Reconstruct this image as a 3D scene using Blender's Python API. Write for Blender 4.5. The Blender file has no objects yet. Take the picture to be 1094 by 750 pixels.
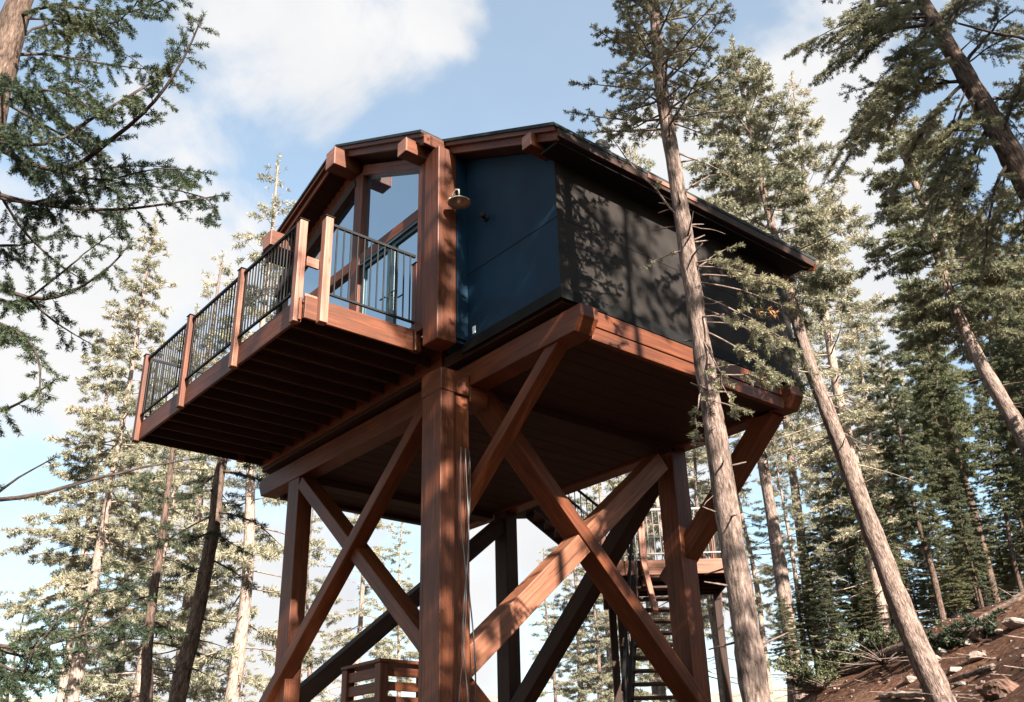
import bpy, math, random
import numpy as np
from mathutils import Vector, Matrix, noise

sc = bpy.context.scene
COL = sc.collection
V = Vector

# ------------------------------------------------------------------ camera, sky, sun, exposure
# world axes: X runs along the long side wall, Y along the gable front, Z up; z = 0 is the foot of the cabin wall
CAM = V((-7.2455, -7.6543, -5.8197))
RT = V((0.765056, -0.643963, 0)); FW = V((0.643963, 0.765056, 0))     # level right / forward of the photographer
rows = [[0.772248509, -0.634847056, -0.024524594], [-0.254604172, -0.344613866, 0.90355852], [0.582072981, 0.691527656, 0.427762253]]
ROT = Matrix(rows)
F = 1051.66
cd = bpy.data.cameras.new('camera'); cam = bpy.data.objects.new('camera', cd); COL.objects.link(cam)
cd.sensor_width = 36.0; cd.lens = 36.0 * F / 1094.0; cd.clip_start = .05; cd.clip_end = 6000
Rm = Matrix((rows[0], rows[1], [-c for c in rows[2]])).transposed()
cam.matrix_world = Matrix.Translation(CAM) @ Rm.to_4x4()
sc.camera = cam

SUN = V((-.17, -1.0, .60)).normalized()
SUN_EL = math.asin(SUN.z); SUN_ROT = math.atan2(SUN.x, SUN.y)
w = bpy.data.worlds.new('World'); sc.world = w; w.use_nodes = True
nt = w.node_tree; nt.nodes.clear(); N = nt.nodes.new; L = nt.links.new
out = N('ShaderNodeOutputWorld'); bg = N('ShaderNodeBackground'); bg.inputs['Strength'].default_value = .054
sky = N('ShaderNodeTexSky'); sky.sky_type = 'NISHITA'; sky.sun_disc = False
sky.sun_elevation = SUN_EL; sky.sun_rotation = SUN_ROT % (2 * math.pi)
sky.air_density = 1.0; sky.dust_density = 1.2; sky.ozone_density = .5
tc = N('ShaderNodeTexCoord')
n1 = N('ShaderNodeTexNoise'); n1.inputs['Scale'].default_value = 5.2; n1.inputs['Detail'].default_value = 9; n1.inputs['Roughness'].default_value = .56
n1.inputs['Distortion'].default_value = .25
L(tc.outputs['Generated'], n1.inputs['Vector'])
def raydir(px, py):
    return (ROT.transposed() @ V(((px - 547) / F, -(py - 375) / F, 1))).normalized()
def mnode(op, a, b=None, c=None):
    m = N('ShaderNodeMath'); m.operation = op
    for i, x in enumerate((a, b, c)):
        if x is None: continue
        if isinstance(x, (int, float)): m.inputs[i].default_value = x
        else: L(x, m.inputs[i])
    return m.outputs[0]
acc = None
# cloud banks: (direction, angular radius, weight)
for (px, py, rad, wt) in ((300, 40, .13, 1.0), (400, 20, .10, .9), (215, 110, .09, .7), (875, 175, .11, 1.0), (900, 300, .20, 1.0), (690, 160, .06, .9),
                          (210, 300, .13, .75), (60, 420, .22, .8), (250, 640, .22, .9), (600, 700, .3, .8), (1000, -60, .12, .5), (-400, 300, .3, .6), (1500, 300, .4, .7)):
    d = raydir(px, py)
    vd = N('ShaderNodeVectorMath'); vd.operation = 'DISTANCE'; L(tc.outputs['Generated'], vd.inputs[0]); vd.inputs[1].default_value = d
    mr = N('ShaderNodeMapRange'); mr.interpolation_type = 'SMOOTHSTEP'
    L(vd.outputs['Value'], mr.inputs['Value'])
    mr.inputs['From Min'].default_value = rad * .35; mr.inputs['From Max'].default_value = rad * 1.5
    mr.inputs['To Min'].default_value = wt; mr.inputs['To Max'].default_value = 0
    acc = mr.outputs[0] if acc is None else mnode('MAXIMUM', acc, mr.outputs[0])
v = mnode('ADD', mnode('MULTIPLY', acc, .50), mnode('MULTIPLY', n1.outputs['Fac'], 1.3))
cm = N('ShaderNodeMapRange'); cm.interpolation_type = 'SMOOTHSTEP'; L(v, cm.inputs['Value'])
cm.inputs['From Min'].default_value = .84; cm.inputs['From Max'].default_value = 1.12
cm.inputs['To Min'].default_value = 0.0; cm.inputs['To Max'].default_value = 1
veil = mnode('MULTIPLY_ADD', cm.outputs[0], .72, .28)
mx = N('ShaderNodeMixRGB'); L(veil, mx.inputs['Fac']); tint = N('ShaderNodeMixRGB'); tint.blend_type = 'MULTIPLY'; tint.inputs['Fac'].default_value = 1; tint.inputs['Color2'].default_value = (.98, 1.17, 1.12, 1)
L(sky.outputs[0], tint.inputs['Color1']); L(tint.outputs[0], mx.inputs['Color1'])
n2 = N('ShaderNodeTexNoise'); n2.inputs['Scale'].default_value = 8; n2.inputs['Detail'].default_value = 8; L(tc.outputs['Generated'], n2.inputs['Vector'])
cr = N('ShaderNodeMixRGB'); L(n2.outputs['Fac'], cr.inputs['Fac']); cr.inputs['Color1'].default_value = (2.8, 2.9, 3.05, 1); cr.inputs['Color2'].default_value = (4.05, 3.97, 3.9, 1)
L(cr.outputs[0], mx.inputs['Color2'])
L(mx.outputs[0], bg.inputs['Color']); L(bg.outputs[0], out.inputs['Surface'])

sd = bpy.data.lights.new('sun', 'SUN'); sd.energy = 5.0; sd.angle = math.radians(.53); sd.color = (1, .93, .84)
so = bpy.data.objects.new('sun', sd); COL.objects.link(so)
so.rotation_euler = (-SUN).to_track_quat('-Z', 'Y').to_euler()

sc.view_settings.view_transform = 'Standard'; sc.view_settings.look = 'None'
sc.view_settings.exposure = 2.33; sc.view_settings.gamma = 1; sc.view_settings.use_curve_mapping = False
sc.cycles.max_bounces = 6; sc.cycles.diffuse_bounces = 3; sc.cycles.glossy_bounces = 3; sc.cycles.transmission_bounces = 3
sc.cycles.transparent_max_bounces = 4; sc.cycles.use_denoising = True

# ------------------------------------------------------------------ materials
MATS = {}
def mat(name):
    m = bpy.data.materials.new(name); m.use_nodes = True; t = m.node_tree
    return m, t, t.nodes['Principled BSDF'], t.nodes.new, t.links.new
def ramp(t, stops):
    r = t.nodes.new('ShaderNodeValToRGB'); e = r.color_ramp.elements
    while len(e) < len(stops): e.new(.5)
    for i, (p, c) in enumerate(stops): e[i].position = p; e[i].color = (*c, 1)
    return r
def timber(name, dark, mid, light, rough=.55):
    m, t, b, n, l = mat(name)
    uv = n('ShaderNodeUVMap'); mp = n('ShaderNodeMapping'); mp.inputs['Scale'].default_value = (1.3, 26, 1); l(uv.outputs[0], mp.inputs[0])
    n1 = n('ShaderNodeTexNoise'); n1.inputs['Scale'].default_value = 1.0; n1.inputs['Detail'].default_value = 7; n1.inputs['Roughness'].default_value = .62; n1.inputs['Distortion'].default_value = .35
    l(mp.outputs[0], n1.inputs['Vector'])
    mp2 = n('ShaderNodeMapping'); mp2.inputs['Scale'].default_value = (.9, 2.2, 1); l(uv.outputs[0], mp2.inputs[0])
    n2 = n('ShaderNodeTexNoise'); n2.inputs['Scale'].default_value = 1.2; n2.inputs['Detail'].default_value = 4; l(mp2.outputs[0], n2.inputs['Vector'])
    mp3 = n('ShaderNodeMapping'); mp3.inputs['Scale'].default_value = (1.1, 5.0, 1); l(uv.outputs[0], mp3.inputs[0])
    vo = n('ShaderNodeTexVoronoi'); vo.inputs['Scale'].default_value = 1.1; l(mp3.outputs[0], vo.inputs['Vector'])
    r = ramp(t, [(.3, dark), (.52, mid), (.75, light)])
    ad = n('ShaderNodeMath'); ad.operation = 'MULTIPLY_ADD'; l(n1.outputs['Fac'], ad.inputs[0]); ad.inputs[1].default_value = .6
    sb = n('ShaderNodeMath'); sb.operation = 'MULTIPLY'; l(n2.outputs['Fac'], sb.inputs[0]); sb.inputs[1].default_value = .42; l(sb.outputs[0], ad.inputs[2])
    l(ad.outputs[0], r.inputs['Fac'])
    kn = n('ShaderNodeMapRange'); l(vo.outputs['Distance'], kn.inputs['Value']); kn.inputs['From Min'].default_value = .02; kn.inputs['From Max'].default_value = .09
    kn.inputs['To Min'].default_value = .35; kn.inputs['To Max'].default_value = 1
    mp4 = n('ShaderNodeMapping'); mp4.inputs['Scale'].default_value = (.55, 42, 1); l(uv.outputs[0], mp4.inputs[0])
    n4 = n('ShaderNodeTexNoise'); n4.inputs['Scale'].default_value = 1; n4.inputs['Detail'].default_value = 3; l(mp4.outputs[0], n4.inputs['Vector'])
    ck = n('ShaderNodeMapRange'); l(n4.outputs['Fac'], ck.inputs['Value']); ck.inputs['From Min'].default_value = .63; ck.inputs['From Max'].default_value = .68; ck.inputs['To Min'].default_value = 1; ck.inputs['To Max'].default_value = .3
    km = n('ShaderNodeMath'); km.operation = 'MULTIPLY'; l(kn.outputs[0], km.inputs[0]); l(ck.outputs[0], km.inputs[1])
    mu = n('ShaderNodeMixRGB'); mu.blend_type = 'MULTIPLY'; mu.inputs['Fac'].default_value = 1
    l(r.outputs[0], mu.inputs['Color1']); l(km.outputs[0], mu.inputs['Color2'])
    l(mu.outputs[0], b.inputs['Base Color'])
    b.inputs['Roughness'].default_value = rough; b.inputs['Specular IOR Level'].default_value = .3
    bp = n('ShaderNodeBump'); bp.inputs['Strength'].default_value = .35; bp.inputs['Distance'].default_value = .01
    l(n1.outputs['Fac'], bp.inputs['Height']); l(bp.outputs[0], b.inputs['Normal'])
    MATS[name] = m; return m
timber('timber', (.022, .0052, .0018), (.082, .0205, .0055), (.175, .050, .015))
timber('timber_pale', (.10, .036, .022), (.22, .095, .062), (.36, .185, .135))  # sunlight on corner posts and eave strip put into colour; also pale end grain
timber('timber_dark', (.010, .0045, .0028), (.026, .0105, .0055), (.05, .021, .011), .75)  # timber copy with the shade of undersides and rear parts put into colour
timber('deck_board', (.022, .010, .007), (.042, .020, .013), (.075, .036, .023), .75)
timber('timber_mid', (.06, .019, .009), (.155, .058, .030), (.28, .125, .078))  # paler timber copy; sunlight on the side brace put into its colour
def plain(name, col, rough=.5, metal=0, var=.25, scale=3, spec=.5, bump=0):
    m, t, b, n, l = mat(name)
    tc = n('ShaderNodeTexCoord'); nz = n('ShaderNodeTexNoise'); nz.inputs['Scale'].default_value = scale; nz.inputs['Detail'].default_value = 6
    l(tc.outputs['Object'], nz.inputs['Vector'])
    r = ramp(t, [(.3, tuple(c * (1 - var) for c in col)), (.7, tuple(c * (1 + var) for c in col))]); l(nz.outputs['Fac'], r.inputs['Fac'])
    l(r.outputs[0], b.inputs['Base Color']); b.inputs['Roughness'].default_value = rough; b.inputs['Metallic'].default_value = metal
    b.inputs['Specular IOR Level'].default_value = spec
    if bump:
        bp = n('ShaderNodeBump'); bp.inputs['Strength'].default_value = bump; bp.inputs['Distance'].default_value = .02
        l(nz.outputs['Fac'], bp.inputs['Height']); l(bp.outputs[0], b.inputs['Normal'])
    MATS[name] = m; return m
plain('charcoal_panel', (.020, .0165, .0145), .7, 0, .35, 2.6, .08, .15)
plain('blue_panel', (.0042, .0185, .036), .6, 0, .4, 1.1, .14, .12)  # front wall panels, bluer than the charcoal side wall
plain('black_trim', (.009, .0085, .008), .7, 0, .2, 4, .08)
plain('roofing', (.016, .022, .024), .8, 0, .4, 12, .2)
plain('black_metal', (.012, .012, .012), .6, 0, .2, 8, .15)
plain('teal_frame', (.012, .04, .05), .4)
plain('lamp_enamel', (.42, .36, .28), .35, 0, .15, 9)
plain('lamp_inside', (.75, .7, .6), .4, 0, .05, 9)
plain('white_plastic', (.75, .75, .73), .4, 0, .04, 5)
plain('cable_black', (.02, .02, .02), .5)
plain('cable_grey', (.13, .125, .12), .45)
plain('grey_metal', (.10, .11, .13), .4, .5)
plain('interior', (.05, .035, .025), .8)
plain('rock_pale', (.20, .155, .13), .85, 0, .4, 7, .2, .7)
plain('rock_brown', (.11, .062, .045), .9, 0, .4, 6, .2, .7)
plain('rock_grey', (.16, .14, .12), .9, 0, .35, 6, .2, .7)
m, t, b, n, l = mat('window_glass')
b.inputs['Base Color'].default_value = (.015, .025, .04, 1); b.inputs['Roughness'].default_value = .02; b.inputs['IOR'].default_value = 6.5; b.inputs['Specular Tint'].default_value = (.8, .92, 1, 1)
MATS['window_glass'] = m

def bark(name, dark, mid, light, sc_=1.0):
    m, t, b, n, l = mat(name)
    uv = n('ShaderNodeUVMap'); mp = n('ShaderNodeMapping'); mp.inputs['Scale'].default_value = (20 * sc_, 9 * sc_, 1); l(uv.outputs[0], mp.inputs[0])
    vo = n('ShaderNodeTexVoronoi'); vo.inputs['Scale'].default_value = 1.0; l(mp.outputs[0], vo.inputs['Vector'])
    nz = n('ShaderNodeTexNoise'); nz.inputs['Scale'].default_value = 1.6; nz.inputs['Detail'].default_value = 8; nz.inputs['Roughness'].default_value = .7; l(mp.outputs[0], nz.inputs['Vector'])
    ad = n('ShaderNodeMath'); ad.operation = 'MULTIPLY_ADD'; l(vo.outputs['Distance'], ad.inputs[0]); ad.inputs[1].default_value = -.35; l(nz.outputs['Fac'], ad.inputs[2])
    mq = n('ShaderNodeMapping'); mq.inputs['Scale'].default_value = (5 * sc_, 2.6 * sc_, 1); l(uv.outputs[0], mq.inputs[0])
    nq = n('ShaderNodeTexNoise'); nq.inputs['Scale'].default_value = 1.3; nq.inputs['Detail'].default_value = 5; l(mq.outputs[0], nq.inputs['Vector'])
    aq = n('ShaderNodeMath'); aq.operation = 'MULTIPLY_ADD'; l(nq.outputs['Fac'], aq.inputs[0]); aq.inputs[1].default_value = .7; l(ad.outputs[0], aq.inputs[2])
    sq = n('ShaderNodeMath'); sq.operation = 'SUBTRACT'; l(aq.outputs[0], sq.inputs[0]); sq.inputs[1].default_value = .35
    r = ramp(t, [(.12, dark), (.36, mid), (.62, light)]); l(sq.outputs[0], r.inputs['Fac'])
    l(r.outputs[0], b.inputs['Base Color']); b.inputs['Roughness'].default_value = .9; b.inputs['Specular IOR Level'].default_value = .15
    bp = n('ShaderNodeBump'); bp.inputs['Strength'].default_value = .9; bp.inputs['Distance'].default_value = .03
    l(ad.outputs[0], bp.inputs['Height']); l(bp.outputs[0], b.inputs['Normal'])
    MATS[name] = m
bark('bark_grey', (.05, .035, .027), (.17, .12, .098), (.31, .235, .20))
bark('bark_brown', (.03, .02, .015), (.10, .066, .05), (.2, .135, .10))
bark('bark_pale', (.10, .075, .06), (.27, .20, .16), (.42, .33, .28))
bark('twig_bark', (.02, .015, .012), (.06, .043, .034), (.12, .09, .07))

def foliage(name, c0, c1, c2, scale=.9):
    m, t, b, n, l = mat(name)
    tc = n('ShaderNodeTexCoord'); nz = n('ShaderNodeTexNoise'); nz.inputs['Scale'].default_value = scale; nz.inputs['Detail'].default_value = 5
    l(tc.outputs['Object'], nz.inputs['Vector'])
    oi = n('ShaderNodeObjectInfo'); ad = n('ShaderNodeMath'); ad.operation = 'MULTIPLY_ADD'; l(oi.outputs['Random'], ad.inputs[0]); ad.inputs[1].default_value = .16; 
    sb = n('ShaderNodeMath'); sb.operation = 'SUBTRACT'; l(nz.outputs['Fac'], sb.inputs[0]); sb.inputs[1].default_value = .08; l(sb.outputs[0], ad.inputs[2])
    r = ramp(t, [(.3, c0), (.5, c1), (.72, c2)]); l(ad.outputs[0], r.inputs['Fac'])
    l(r.outputs[0], b.inputs['Base Color']); b.inputs['Roughness'].default_value = .6; b.inputs['Specular IOR Level'].default_value = .25
    tr = n('ShaderNodeBsdfTranslucent'); l(r.outputs[0], tr.inputs['Color'])
    ms = n('ShaderNodeMixShader'); ms.inputs[0].default_value = .25; l(b.outputs[0], ms.inputs[1]); l(tr.outputs[0], ms.inputs[2])
    l(ms.outputs[0], t.nodes['Material Output'].inputs['Surface'])
    MATS[name] = m
foliage('needles_dark', (.022, .036, .022), (.045, .062, .032), (.085, .09, .042))
foliage('needles_mid', (.05, .06, .032), (.10, .105, .055), (.19, .17, .095))
foliage('needles_sunny', (.15, .15, .095), (.25, .235, .16), (.35, .305, .215))  # strong sunlight on background trees put into the pale needle colour
foliage('needles_forest', (.06, .07, .036), (.135, .14, .072), (.25, .23, .125))
foliage('needles_olive', (.085, .09, .05), (.175, .17, .10), (.30, .265, .165))
foliage('needles_dry', (.14, .07, .03), (.26, .13, .05), (.34, .18, .08))

def ground_mat():
    m, t, b, n, l = mat('forest_soil')
    tc = n('ShaderNodeTexCoord')
    a = n('ShaderNodeTexNoise'); a.inputs['Scale'].default_value = .55; a.inputs['Detail'].default_value = 10; a.inputs['Roughness'].default_value = .7; l(tc.outputs['Object'], a.inputs['Vector'])
    f = n('ShaderNodeTexNoise'); f.inputs['Scale'].default_value = 9; f.inputs['Detail'].default_value = 8; f.inputs['Roughness'].default_value = .75; l(tc.outputs['Object'], f.inputs['Vector'])
    r1 = ramp(t, [(.30, (.016, .009, .006)), (.5, (.07, .032, .019)), (.68, (.21, .12, .08))])
    ad = n('ShaderNodeMath'); ad.operation = 'MULTIPLY_ADD'; l(f.outputs['Fac'], ad.inputs[0]); ad.inputs[1].default_value = .6
    ml = n('ShaderNodeMath'); ml.operation = 'MULTIPLY'; l(a.outputs['Fac'], ml.inputs[0]); ml.inputs[1].default_value = .42; l(ml.outputs[0], ad.inputs[2]); l(ad.outputs[0], r1.inputs['Fac'])
    l(r1.outputs[0], b.inputs['Base Color']); b.inputs['Roughness'].default_value = .95; b.inputs['Specular IOR Level'].default_value = .1
    bp = n('ShaderNodeBump'); bp.inputs['Strength'].default_value = .9; bp.inputs['Distance'].default_value = .06; l(f.outputs['Fac'], bp.inputs['Height']); l(bp.outputs[0], b.inputs['Normal'])
    MATS['forest_soil'] = m
    m, t, b, n, l = mat('wooded_hill')
    tc = n('ShaderNodeTexCoord')
    a = n('ShaderNodeTexNoise'); a.inputs['Scale'].default_value = .12; a.inputs['Detail'].default_value = 14; a.inputs['Roughness'].default_value = .75; l(tc.outputs['Object'], a.inputs['Vector'])
    r1 = ramp(t, [(.38, (.10, .095, .065)), (.5, (.21, .185, .135)), (.64, (.32, .28, .21))]); l(a.outputs['Fac'], r1.inputs['Fac'])  # haze of distance put into the pale hill colour
    l(r1.outputs[0], b.inputs['Base Color']); b.inputs['Roughness'].default_value = 1
    MATS['wooded_hill'] = m
ground_mat()

# ------------------------------------------------------------------ mesh helpers
RNG = random.Random(5)
class MB:
    def __init__(s): s.v = []; s.f = []; s.uv = []
    def quadbox(s, c, ax, off=None):
        """box with centre c and three half-extent vectors ax (the first one is the grain direction)"""
        i = len(s.v); a, b, d = ax; ou, ov = (RNG.uniform(0, 50), RNG.uniform(0, 50)) if off is None else off
        for x in (-1, 1):
            for y in (-1, 1):
                for z in (-1, 1): s.v.append(tuple(c + a * x + b * y + d * z))
        la, lb, ld = a.length, b.length, d.length
        # index = x*4+y*2+z
        def q(ids, uvs):
            s.f.append([i + k for k in ids]); s.uv.append([(ou + p, ov + r) for p, r in uvs])
        A = 2 * la; B = 2 * lb; D = 2 * ld
        q((0, 4, 5, 1), ((0, 0), (A, 0), (A, D), (0, D)))
        q((2, 3, 7, 6), ((0, 1 + D * 0), (0, 1 + D), (A, 1 + D), (A, 1)))
        q((0, 2, 6, 4), ((0, 2), (0, 2 + B), (A, 2 + B), (A, 2)))
        q((1, 5, 7, 3), ((0, 3), (A, 3), (A, 3 + B), (0, 3 + B)))
        q((0, 1, 3, 2), ((0, 4), (0, 4 + D), (B * .3, 4 + D), (B * .3, 4)))
        q((4, 6, 7, 5), ((0, 5), (B * .3, 5), (B * .3, 5 + D), (0, 5 + D)))
        return s
    def box(s, x0, x1, y0, y1, z0, z1, grain=None):
        c = V(((x0 + x1) / 2, (y0 + y1) / 2, (z0 + z1) / 2)); e = [V((abs(x1 - x0) / 2, 0, 0)), V((0, abs(y1 - y0) / 2, 0)), V((0, 0, abs(z1 - z0) / 2))]
        g = 'xyz'.index(grain) if grain else max(range(3), key=lambda k: e[k].length)
        return s.quadbox(c, [e[g], e[(g + 1) % 3], e[(g + 2) % 3]])
    def beam(s, p, q, wd, ht, up=V((0, 0, 1))):
        p = V(p); q = V(q); d = (q - p); t = d.normalized(); sd = t.cross(V(up)).normalized(); u = sd.cross(t)
        return s.quadbox((p + q) / 2, [d / 2, sd * (wd / 2), u * (ht / 2)])
    def tube(s, pts, rad, n=6, cap=True, jit=0, rng=None, seam=0):
        pts = [V(p) for p in pts]; i0 = len(s.v); m = len(pts)
        if not hasattr(rad, '__len__'): rad = [rad] * m
        ref = V((0, 0, 1)) if abs((pts[-1] - pts[0]).normalized().z) < .9 else V((1, 0, 0))
        ln = 0; L_ = []
        for k in range(m):
            t = (pts[min(k + 1, m - 1)] - pts[max(k - 1, 0)]).normalized(); a = t.cross(ref).normalized(); b = a.cross(t)
            if k: ln += (pts[k] - pts[k - 1]).length
            L_.append(ln)
            for j in range(n):
                g = 2 * math.pi * j / n; r = rad[k] * (1 + (rng.uniform(-jit, jit) if jit else 0))
                s.v.append(tuple(pts[k] + a * (math.cos(g) * r) + b * (math.sin(g) * r)))
        R0 = max(rad)
        for k in range(m - 1):
            for j in range(n):
                j2 = (j + 1) % n; u0 = j / n * 6.28 * R0; u1 = (j + 1) / n * 6.28 * R0
                s.f.append([i0 + k * n + j, i0 + k * n + j2, i0 + (k + 1) * n + j2, i0 + (k + 1) * n + j])
                s.uv.append([(u0 + seam, L_[k]), (u1 + seam, L_[k]), (u1 + seam, L_[k + 1]), (u0 + seam, L_[k + 1])])
        if cap:
            for k, rev in ((0, True), (m - 1, False)):
                ids = [i0 + k * n + j for j in range(n)]
                if rev: ids.reverse()
                s.f.append(ids); s.uv.append([(j * .01, 0) for j in range(n)])
        return s
    def prism(s, poly, axis, a0, a1):
        """poly: 2-D points in the other two axes (cyclic order after axis), extruded from a0 to a1"""
        i = len(s.v); k = len(poly); ou, ov = RNG.uniform(0, 50), RNG.uniform(0, 50)
        def P(p, a):
            c = [0, 0, 0]; c[axis] = a; c[(axis + 1) % 3] = p[0]; c[(axis + 2) % 3] = p[1]; return tuple(c)
        for a in (a0, a1):
            for p in poly: s.v.append(P(p, a))
        s.f.append([i + j for j in range(k)][::-1]); s.uv.append([(poly[j][0] + ou, poly[j][1] + ov) for j in range(k)][::-1])
        s.f.append([i + k + j for j in range(k)]); s.uv.append([(poly[j][0] + ou, poly[j][1] + ov) for j in range(k)])
        per = 0
        for j in range(k):
            j2 = (j + 1) % k; d = math.dist(poly[j], poly[j2])
            s.f.append([i + j, i + j2, i + k + j2, i + k + j])
            s.uv.append([(ou, ov + per), (ou, ov + per + d), (ou + abs(a1 - a0), ov + per + d), (ou + abs(a1 - a0), ov + per)]); per += d
        return s
    def build(s, name, m, parent=None, bevel=0, smooth=False, loc=None):
        me = bpy.data.meshes.new(name); me.from_pydata(s.v, [], s.f); me.update()
        u = me.uv_layers.new(name='UVMap'); flat = [c for f in s.uv for p in f for c in p]; u.data.foreach_set('uv', flat)
        me.materials.append(MATS[m])
        if smooth: me.polygons.foreach_set('use_smooth', [True] * len(me.polygons))
        o = bpy.data.objects.new(name, me); COL.objects.link(o)
        if parent is not None: o.parent = parent
        if loc is not None: o.location = loc
        if bevel:
            bm = o.modifiers.new('bevel', 'BEVEL'); bm.width = bevel; bm.segments = 2; bm.limit_method = 'ANGLE'
        return o
def tag(o, label, cat, group=None, kind=None):
    if label: o['label'] = label
    if cat: o['category'] = cat
    if group: o['group'] = group
    if kind: o['kind'] = kind
    return o
def empty(name, loc=(0, 0, 0)):
    o = bpy.data.objects.new(name, None); COL.objects.link(o); o.location = loc; o.empty_display_size = .3; return o
def copy_tree(o, parent=None):
    c = o.copy(); COL.objects.link(c)
    if parent is not None: c.parent = parent
    for ch in [x for x in bpy.data.objects if x.parent == o]: copy_tree(ch, c)
    return c
def at(px, py, dist):
    """the point at level distance dist from the photographer seen in direction px, py"""
    d = ROT.transposed() @ V(((px - 547) / F, -(py - 375) / F, 1)); return CAM + d * (dist / d.dot(FW))
def RF(r, f, z): p = CAM + RT * r + FW * f; return V((p.x, p.y, z))

# ------------------------------------------------------------------ terrain
def sstep(a, b, x):
    t = max(0, min(1, (x - a) / (b - a))); return t * t * (3 - 2 * t)
def ground(x, y):
    dx, dy = x - CAM.x, y - CAM.y; r = dx * RT.x + dy * RT.y; f = dx * FW.x + dy * FW.y; d = math.hypot(r, f)
    if r > 0: h = .565 * min(r, 14) + .28 * max(0, min(r, 60) - 14)
    else: h = .30 * max(r, -40)
    h -= .058 * max(0, min(f, 60)) * sstep(0, 4, r)
    h += 1.5 * sstep(17, 25, f) * sstep(3, 7, r) * (1 - sstep(9, 14, r))
    h = -7.35 + h
    if d < 200:
        h += (noise.noise(V((x * .35, y * .35, 0))) * .16 + noise.noise(V((x * 1.3, y * 1.3, 3))) * .10 + noise.noise(V((x * 3.1, y * 3.1, 5))) * .05) * sstep(1, 4, d)
    if d > 120:
        az = math.atan2(r, f); top = 56 + 9 * noise.noise(V((az * 5, 0, 7))) + 5 * noise.noise(V((az * 23, 0, 2)))
        h = h * (1 - sstep(150, 420, d)) + (top * sstep(250, 620, d)) * sstep(120, 300, d) + sstep(620, 1500, d) * 10
    return h
rings = [0, .6, 1.2, 2, 3, 4] + [4 + .5 * k for k in range(1, 60)] + [35, 38, 42, 47, 53, 60, 70, 85, 105, 130, 160, 200, 260, 330, 400, 470, 540, 600, 640]
NA = 420
def sheet(name, rs, m):
    vs = []; fs = []
    for r in rs:
        for k in range(NA):
            a = 2 * math.pi * k / NA; x = CAM.x + r * math.cos(a); y = CAM.y + r * math.sin(a); vs.append((x, y, ground(x, y)))
    for i in range(len(rs) - 1):
        for k in range(NA):
            k2 = (k + 1) % NA; fs.append((i * NA + k, (i + 1) * NA + k, (i + 1) * NA + k2, i * NA + k2))
    me = bpy.data.meshes.new(name); me.from_pydata(vs, [], fs); me.materials.append(MATS[m]); me.polygons.foreach_set('use_smooth', [True] * len(fs))
    o = bpy.data.objects.new(name, me); COL.objects.link(o); o['kind'] = 'structure'; return o
k0 = rings.index(160)
sheet('ground', rings[:k0 + 1], 'forest_soil')
sheet('hills', rings[k0:], 'wooded_hill')

# ------------------------------------------------------------------ treehouse
H = empty('treehouse', (2.3, 4.0, -7.4)); HP = V(H.location)
tag(H, 'treehouse cabin of black and blue panels raised on red brown timber posts with a balcony', 'treehouse')
def part(mb, name, m, parent=H, bevel=.008, label=None, smooth=False):
    o = mb.build(name, m, parent, bevel, smooth)
    if parent is H: o.matrix_parent_inverse = Matrix.Translation(-HP)
    elif parent is not None: o.matrix_parent_inverse = Matrix.Identity(4)
    if label: o['label'] = label
    return o
UE = 4.85; VL = 7.25          # cabin length along X, width along Y
RIDGE = (4.57, 4.55); EAVE_R = (-.38, 2.10); EAVE_L = (7.1, 3.66)
def roof_z(v_):
    if v_ < RIDGE[0]: return EAVE_R[1] + (RIDGE[1] - EAVE_R[1]) * (v_ - EAVE_R[0]) / (RIDGE[0] - EAVE_R[0])
    return RIDGE[1] + (EAVE_L[1] - RIDGE[1]) * (v_ - RIDGE[0]) / (EAVE_L[0] - RIDGE[0])
RT_ = .24                                    # roof build-up
wallz = lambda v_: roof_z(v_) - RT_ - .004
# walls
VS = 1.9                                     # where the blue front meets the glazed bay
fw_ = part(MB().prism([(0, 0), (VS + .45, 0), (VS + .45, wallz(VS + .45)), (0, wallz(0))], 0, 0, .12), 'front_wall', 'blue_panel', bevel=0, label='blue panel wall beside the glazed bay')
# panel joints of the front wall: a thin dark reveal strip
part(MB().box(-.004, .001, .004, VS, 1.018, 1.03), 'panel_joint', 'black_trim', fw_, 0)
sw_ = part(MB().box(.12, UE, 0, .12, 0, wallz(0) + .02).box(-.004, .1195, -.006, .0, 0, wallz(0)), 'side_wall', 'charcoal_panel', bevel=0, label='long charcoal panel wall dappled by sunlight')
part(MB().box(.005, UE, -.004, .001, 1.022, 1.029), 'panel_joint', 'black_trim', sw_, 0)
for x in (2.44,): part(MB().box(x, x + .005, -.004, .001, .01, 1.85), 'panel_joint', 'black_trim', sw_, 0)
part(MB().prism([(0.125, 0), (VL, 0), (VL, wallz(VL)), (RIDGE[0], wallz(RIDGE[0])), (0.125, wallz(.125))], 0, UE - .12, UE - .002), 'back_wall', 'charcoal_panel', bevel=0)
part(MB().box(-.3, UE - .125, VL - .12, VL, 0, wallz(VL) - .01), 'left_wall', 'charcoal_panel', bevel=0)
part(MB().box(.0, UE + .03, -.03, .0, -.15, -.001).box(-.03, .0, -.03, VS + .1, -.15, -.001), 'wall_base_trim', 'black_trim', bevel=0)
part(MB().box(-.01, .055, VS - .2, VS - .14, .06, .17), 'outlet_box', 'white_plastic', bevel=.006)
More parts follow.
